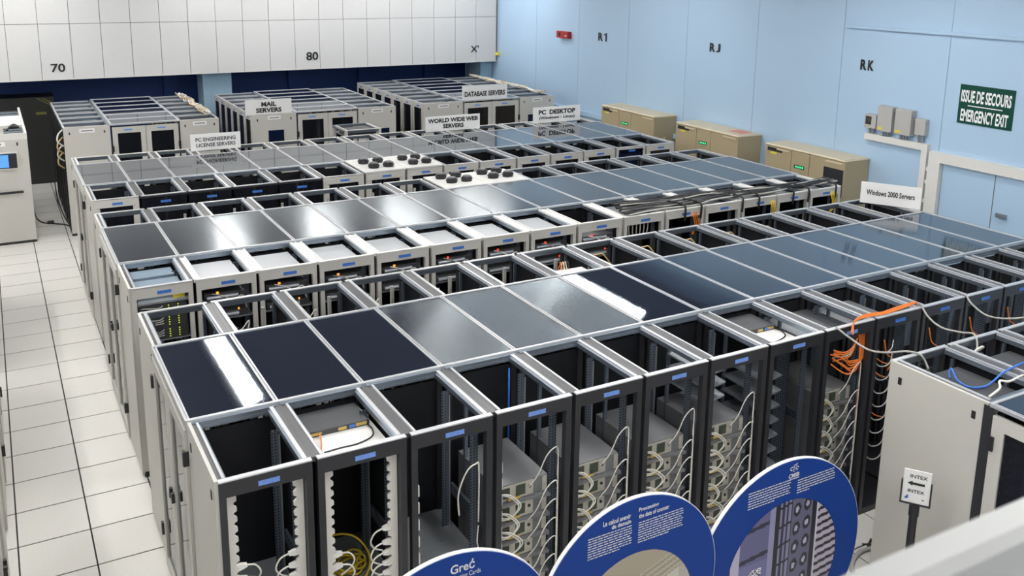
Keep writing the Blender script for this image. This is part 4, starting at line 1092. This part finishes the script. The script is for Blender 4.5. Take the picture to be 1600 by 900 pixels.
lettering('greec', 'sign_white', 0.155, 0.062, b1, (0.085, -0.0185, 0.625), ROT_Y)
lettering('grecsub', 'sign_white', 0.21, 0.075, b1, (0.095, -0.0185, 0.545), ROT_Y)
text_block(b1, 0.28, 0.55, 0.40, 8, 0.022, rnd)
text_block(b1, -0.35, -0.03, 0.38, 8, 0.022, rnd)
b2 = info_board('blue disc board headed Processing with a pale photo, middle of three', 2.915, -3.63, 1.060, 0.714)
lettering('t2a', 'sign_white', 0.215, 0.034, b2, (-0.14, -0.0185, 0.602), ROT_Y)
lettering('t2a2', 'sign_white', 0.15, 0.030, b2, (-0.105, -0.0185, 0.562), ROT_Y)
lettering('t2b', 'sign_white', 0.16, 0.036, b2, (0.11, -0.0185, 0.618), ROT_Y)
lettering('t2b2', 'sign_white', 0.245, 0.032, b2, (0.155, -0.0185, 0.576), ROT_Y)
text_block(b2, -0.358, -0.02, 0.525, 9, 0.0175, rnd, 0.75)
text_block(b2, 0.032, 0.40, 0.525, 9, 0.0175, rnd, 0.72)
def ph2(x, z):
    s = z - 0.35 * x
    if s > 0.62: c = (0.42, 0.37, 0.28)
    elif s > 0.30: c = (0.50, 0.46, 0.37) if int((s + 2) * 22) % 2 else (0.36, 0.32, 0.24)
    elif s > 0.02: c = (0.60, 0.58, 0.52) if x < 0.75 else (0.5, 0.47, 0.4)
    elif s > -0.25: c = random.choice([(0.10, 0.09, 0.08), (0.42, 0.38, 0.30), (0.25, 0.22, 0.17), (0.5, 0.46, 0.36)])
    else: c = (0.5, 0.47, 0.40) if int((s + 2) * 9) % 2 else (0.3, 0.27, 0.2)
    return c
put('printed_photo', photo_disc(0.494, ph2), b2, (0.022, 0, -0.177))
b3 = info_board('blue disc board with a photo of server racks, rightmost of three', 4.298, -3.60, 0.832, 0.813)
def ph3(x, z):
    u = x
    if u < -0.80: return (0.50, 0.48, 0.62) if u > -0.95 else (0.03, 0.03, 0.06)
    if u < -0.30:
        if abs(((z * 1.0 + 3 - 0.1 * u) % 0.42) - 0.03) < 0.03: return (0.02, 0.02, 0.05)
        if 0.05 < z - 0.1 * u < 0.20 and -0.62 < u < -0.40: return random.choice([(0.8, 0.8, 0.82), (0.1, 0.1, 0.2)])
        if -0.12 < z < -0.06 and -0.68 < u < -0.55: return (0.05, 0.04, 0.06)
        return (0.17, 0.17, 0.36) if z < 0.25 else (0.13, 0.13, 0.27)
    if u < -0.20: return (0.30, 0.30, 0.48)
    if u < -0.14: return (0.01, 0.01, 0.02)
    if u < 0.10:
        if ((z + 3 - 0.2 * u) % 0.28) < 0.035: return (0.01, 0.01, 0.02)
        return (0.25, 0.25, 0.40) if int((u + 2) * 26) % 2 else (0.03, 0.03, 0.06)
    if u < 0.48:
        zz = ((z + 3 - 0.2 * u) % 0.28) / 0.28 - 0.5
        uu = ((u - 0.10) % 0.19) / 0.19 - 0.5
        h = math.hypot(uu, zz)
        if h < 0.16: return (0.45, 0.45, 0.6)
        if h < 0.36: return (0.02, 0.02, 0.03)
        return (0.13, 0.13, 0.22)
    if u < 0.56: return (0.015, 0.015, 0.03)
    if u < 0.60: return (0.6, 0.6, 0.68)
    s = (z - 0.12 * u + 3) % 0.12
    if s < 0.05: return (0.03, 0.025, 0.04)
    return (0.50, 0.46, 0.55) if z > -0.35 else (0.32, 0.30, 0.42)
put('printed_photo', photo_disc(0.546, ph3, 120), b3, (0.02, 0, -0.052))
text_block(b3, -0.37, 0.035, 0.655, 7, 0.020, rnd, 0.62)
text_block(b3, 0.105, 0.49, 0.63, 6, 0.020, rnd, 0.35)
lettering('logo', 'sign_white', 0.105, 0.034, b3, (0.062, -0.0185, 0.688), ROT_Y)
put('underline', MB().box(0.01, 0.115, -0.0185, -0.017, 0.658, 0.663).mesh('underline', 'sign_white'), b3)
lg = MB()
for (a, b_, r) in ((0.035, 0.745, 0.016), (0.065, 0.760, 0.013), (0.09, 0.740, 0.015), (0.06, 0.728, 0.012), (0.082, 0.772, 0.009)):
    for q in range(10):
        a0, a1 = 2 * PI * q / 12, 2 * PI * (q + 1) / 12
        lg.quad((a + r * math.cos(a0), -0.0185, b_ + r * math.sin(a0)), (a + r * 0.6 * math.cos(a0), -0.0185, b_ + r * 0.6 * math.sin(a0)), (a + r * 0.6 * math.cos(a1), -0.0185, b_ + r * 0.6 * math.sin(a1)), (a + r * math.cos(a1), -0.0185, b_ + r * math.sin(a1)))
put('emblem', lg.mesh('emblem', 'sign_white'), b3)

# ------------------------------------------------------------------ gallery handrail close to the camera
t = thing('handrail', 'white gallery handrail crossing the lower right corner', 'handrail', (1.5, -7.20, 0))
hr = MB().prism([(-0.035, 4.12), (0.028, 4.12), (0.028, 4.285), (0.02, 4.30), (-0.022, 4.30), (-0.035, 4.285)], 'x', -3.5, 3.5)
put('top_rail', hr.mesh('top_rail', 'rail_paint'), t)
for x in (-3.0, 3.2):
    put('post', MB().box(x - 0.03, x + 0.03, -0.03, 0.025, 3.3, 4.12).mesh('post', 'rail_paint'), t)
struct(put('gallery_floor', MB().box(-5.0, 5.5, -11.0, -7.3, 3.1, 3.3).mesh('gallery_floor', 'plain_wall')))

# ------------------------------------------------------------------ tan cooling cabinets along the right wall
def tan_unit(label, y0, y1, grille=False, pinks=False, knob=False):
    x0, x1, zt = 11.42, 11.985, 2.10
    t = thing('cooling_cabinet', label, 'cabinet', (x0, y1, 0), 0, 'tan cabinets along the blue wall')
    D = y1 - y0
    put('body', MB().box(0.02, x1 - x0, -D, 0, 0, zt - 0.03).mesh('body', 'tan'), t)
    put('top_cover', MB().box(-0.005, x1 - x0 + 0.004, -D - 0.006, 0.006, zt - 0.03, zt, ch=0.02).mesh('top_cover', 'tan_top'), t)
    cuts = [0, 0.35 * D, 0.58 * D, D]
    for k in range(3):
        a, b = -cuts[k], -cuts[k + 1]
        dr = put('door', MB().box(0, 0.02, b + 0.006, a - 0.006, 0.06, zt - 0.04).mesh('door', 'tan'), t)
        if k == 0:
            put('maker_plate', MB().box(-0.004, 0, a - 0.40, a - 0.06, zt - 0.125, zt - 0.06).mesh('maker_plate', 'ink'), dr)
            put('sticker', MB().box(-0.004, 0, a - 0.28, a - 0.14, zt - 0.17, zt - 0.13).mesh('sticker', 'yellow'), dr)
            put('grip', MB().box(-0.012, 0, b + 0.06, b + 0.34, zt - 0.085, zt - 0.06).mesh('grip', 'tan_top'), dr)
        elif k == 1:
            put('lamp_panel', MB().box(-0.004, 0, b + 0.10, a - 0.08, zt - 0.325, zt - 0.265).mesh('lamp_panel', 'cabinet_black'), dr)
            lm = MB()
            for q in range(4):
                yy = a - 0.11 - q * (a - b - 0.24) / 3.4
                lm.box(-0.008, -0.004, yy - 0.03, yy, zt - 0.31, zt - 0.28)
            put('green_lamps', lm.mesh('green_lamps', 'led_green'), dr)
        else:
            put('grip', MB().box(-0.012, 0, b + 0.06, b + 0.40, zt - 0.085, zt - 0.06).mesh('grip', 'tan_top'), dr)
            if grille:
                put('grille', MB().box(-0.01, 0, b + 0.02, b + 0.42, zt - 0.62, zt - 0.17).mesh('grille', 'charcoal'), dr)
    if pinks:
        put('sticker', MB().box(0.18, 0.48, -D + 0.12, -D + 0.50, zt, zt + 0.003).mesh('sticker', 'pink'), t)
    if knob:
        put('knob', MB().box(0.24, 0.29, -D - 0.02, -D, zt - 0.62, zt - 0.45).mesh('knob', 'tan_top'), t)
    return t
tan_unit('tan cooling cabinet by the blue wall, farthest of three', 7.14, 9.04, knob=True)
tan_unit('tan cooling cabinet by the blue wall with pink sticker on top', 4.66, 6.44, pinks=True)
tan_unit('tan cooling cabinet by the blue wall with dark grille, nearest of three', 2.20, 3.97, grille=True)

# ------------------------------------------------------------------ on the right wall
t = thing('alarm_box', 'small red alarm box on the blue wall', 'alarm', (12.0, 11.5, 3.38))
put('case', MB().box(-0.11, 0, -0.26, 0.26, 0, 0.165, ch=0.01).mesh('case', 'red'), t)
put('speaker', MB().cyl(0.12, 0.085, -0.114, -0.11, 0.05, k=14, axis='x').mesh('speaker', 'ink'), t)
put('button', MB().box(-0.116, -0.11, -0.2, -0.13, 0.05, 0.075).mesh('button', 'sign_white'), t)
def wall_word(label, key, y0, y1, z0, z1):
    o = lettering(key, 'ink', y0 - y1, z1 - z0, None, (11.992, (y0 + y1) / 2, (z0 + z1) / 2), ROT_X, 'wall_marking')
    return tag(o, label, 'wall marking', 'black wall markings')
def wall_pair(label, keys, y0, y1, z0, z1):
    """two letters painted on the wall, each drawn to the same height"""
    t = thing('wall_marking', label, 'wall marking', (11.992, y0, z0), 0, 'black wall markings')
    h, wd = z1 - z0, y0 - y1
    for n_, (k, f0, f1) in enumerate(keys):
        if k == '1':
            put('letter', MB().prism([(-wd * f1, 0), (-wd * (f1 - 0.16), 0), (-wd * (f1 - 0.16), h * 0.78), (-wd * f0, h * 0.66), (-wd * f0, h * 0.80), (-wd * (f1 - 0.13), h), (-wd * f1, h)], 'x', 0, 0.004).mesh('letter', 'ink'), t)
        else:
            lettering(k, 'ink', wd * (f1 - f0), h, t, (0, -wd * (f0 + f1) / 2, h / 2), ROT_X, 'letter')
    return t
wall_pair('black letters R1 on the blue wall', (('R', 0, 0.56), ('1', 0.66, 1.0)), 10.09, 9.75, 3.42, 3.61)
wall_pair('black letters RJ on the blue wall', (('R', 0, 0.52), ('J', 0.62, 1.0)), 6.23, 5.92, 3.49, 3.66)
wall_pair('black letters RK on the blue wall', (('R', 0, 0.47), ('K', 0.55, 1.0)), 2.56, 2.29, 3.50, 3.67)
def bulk_word(label, key, x0, x1, z0, z1):
    o = lettering(key, 'ink', x1 - x0, z1 - z0, None, ((x0 + x1) / 2, 14.99, (z0 + z1) / 2), ROT_Y, 'wall_marking')
    return tag(o, label, 'wall marking', 'black wall markings')
bulk_word('black number 70 on the white panels', '70', 0.77, 1.06, 2.66, 2.85)
bulk_word('black number 80 on the white panels', '80', 6.54, 6.85, 2.71, 2.92)
bulk_word("black letter X' on the white panels", 'X', 11.15, 11.40, 2.76, 2.95)
t = thing('exit_sign', 'green sign reading ISSUE DE SECOURS, EMERGENCY EXIT', 'sign', (12.0, 0.30, 2.905))
put('board', MB().box(-0.012, 0, -0.43, 0.42, 0, 0.57).mesh('board', 'green_sign'), t)
lettering('exit1', 'sign_white', 0.78, 0.18, t, (-0.014, 0.0, 0.405), ROT_X)
lettering('exit2', 'sign_white', 0.74, 0.18, t, (-0.014, 0.0, 0.125), ROT_X)
put('bar', MB().box(-0.014, -0.012, -0.27, 0.27, 0.262, 0.275).mesh('bar', 'sign_white'), t)

def control_box(label, y0, y1, z0, z1, dep, disp=False, stick=False):
    t = thing('control_box', label, 'control box', (12.0, (y0 + y1) / 2, z0), 0, 'control boxes above the trunking')
    W, H = abs(y0 - y1) / 2, z1 - z0
    put('case', MB().box(-dep, 0, -W, W, 0, H, ch=0.008).mesh('case', 'box_grey'), t)
    put('conduit', MB().cyl(-dep * 0.5, -W * 0.3, 2.505 - z0, 0, 0.018, k=8).cyl(-dep * 0.5, 0.0, 2.505 - z0, 0, 0.014, k=8).cyl(-dep * 0.5, W * 0.35, 2.505 - z0, 0, 0.018, k=8).mesh('conduit', 'steel_plain'), t)
    if disp:
        d_ = put('display', MB().box(-dep - 0.004, -dep, -W * 0.2, W * 0.8, H * 0.25, H * 0.85).mesh('display', 'cabinet_black'), t)
        put('readout', MB().box(-dep - 0.006, -dep - 0.004, -W * 0.05, W * 0.5, H * 0.5, H * 0.72).mesh('readout', 'vent'), d_)
    if stick:
        put('sticker', MB().box(-dep - 0.003, -dep, W * 0.2, W * 0.85, H * 0.06, H * 0.16).mesh('sticker', 'yellow'), t)
    put('hinge', MB().box(-dep * 0.8, -dep * 0.6, -W - 0.006, -W, H * 0.7, H * 0.8).mesh('hinge', 'steel_plain'), t)
    return t
control_box('small grey control box with a dark display, leftmost of four', 2.29, 2.07, 2.60, 2.82, 0.11, disp=True)
control_box('tall grey control box with yellow sticker, second of four', 2.03, 1.76, 2.59, 2.99, 0.13, stick=True)
control_box('tall grey control box with yellow sticker, third of four', 1.70, 1.41, 2.59, 2.985, 0.13, stick=True)
control_box('small plain grey control box, rightmost of four', 1.36, 1.18, 2.63, 2.875, 0.09)
t = thing('cable_trunking', 'white cable trunking bent down the wall below the control boxes', 'trunking', (12.0, 1.7, 0))
put('duct', MB().box(-0.07, 0, -0.58, 0.60, 2.40, 2.505).mesh('duct', 'alu_white'), t)
put('duct', MB().box(-0.07, 0, -0.58, -0.48, 0.0, 2.40).mesh('duct', 'alu_white'), t)
put('thin_pipe', MB().cyl(-0.03, -0.62, 0.0, 2.3, 0.012, k=8).mesh('thin_pipe', 'steel_plain'), t)
for z in (2.10, 1.90, 1.6):
    put('clip', MB().box(-0.05, 0, -0.63, -0.57, z, z + 0.06).mesh('clip', 'alu_white'), t)
put('detector', MB().cyl(-0.66, 2.32, -0.04, 0.0, 0.06, k=14, axis='x').mesh('detector', 'alu_white'), t)
# double door
dr = struct(put('door_1', MB().box(11.985, 12.0, -1.0, 0.86, 0, 2.28).mesh('door', 'wall_blue2')))
for (a, b) in ((0.006, 0.85), (-0.85, -0.006)):
    put('door_leaf', MB().box(11.975, 11.985, a, b, 0.01, 2.27).mesh('door_leaf', 'wall_blue'), dr)
put('door_seam', MB().box(11.974, 11.985, -0.006, 0.006, 0.01, 2.27).mesh('door_seam', 'cover'), dr)
put('door_handle', MB().box(11.93, 11.975, -0.24, -0.09, 1.66, 1.72).box(11.92, 11.93, -0.22, -0.10, 1.67, 1.71).mesh('door_handle', 'steel_plain'), dr)
tf = struct(put('trim_2', MB().box(11.90, 12.0, 0.86, 1.06, 0, 2.42).box(11.90, 12.0, -1.06, 0.86, 2.27, 2.42).box(11.90, 12.0, -1.06, -0.86, 0, 2.27).mesh('door_trim', 'alu_white')))
t = tag(put('corner_bracket', MB().box(11.93, 12.0, 14.85, 15.0, 2.66, 2.74).mesh('corner_bracket', 'yellow')), 'small yellow fitting at the right end of the white panels', 'fitting')
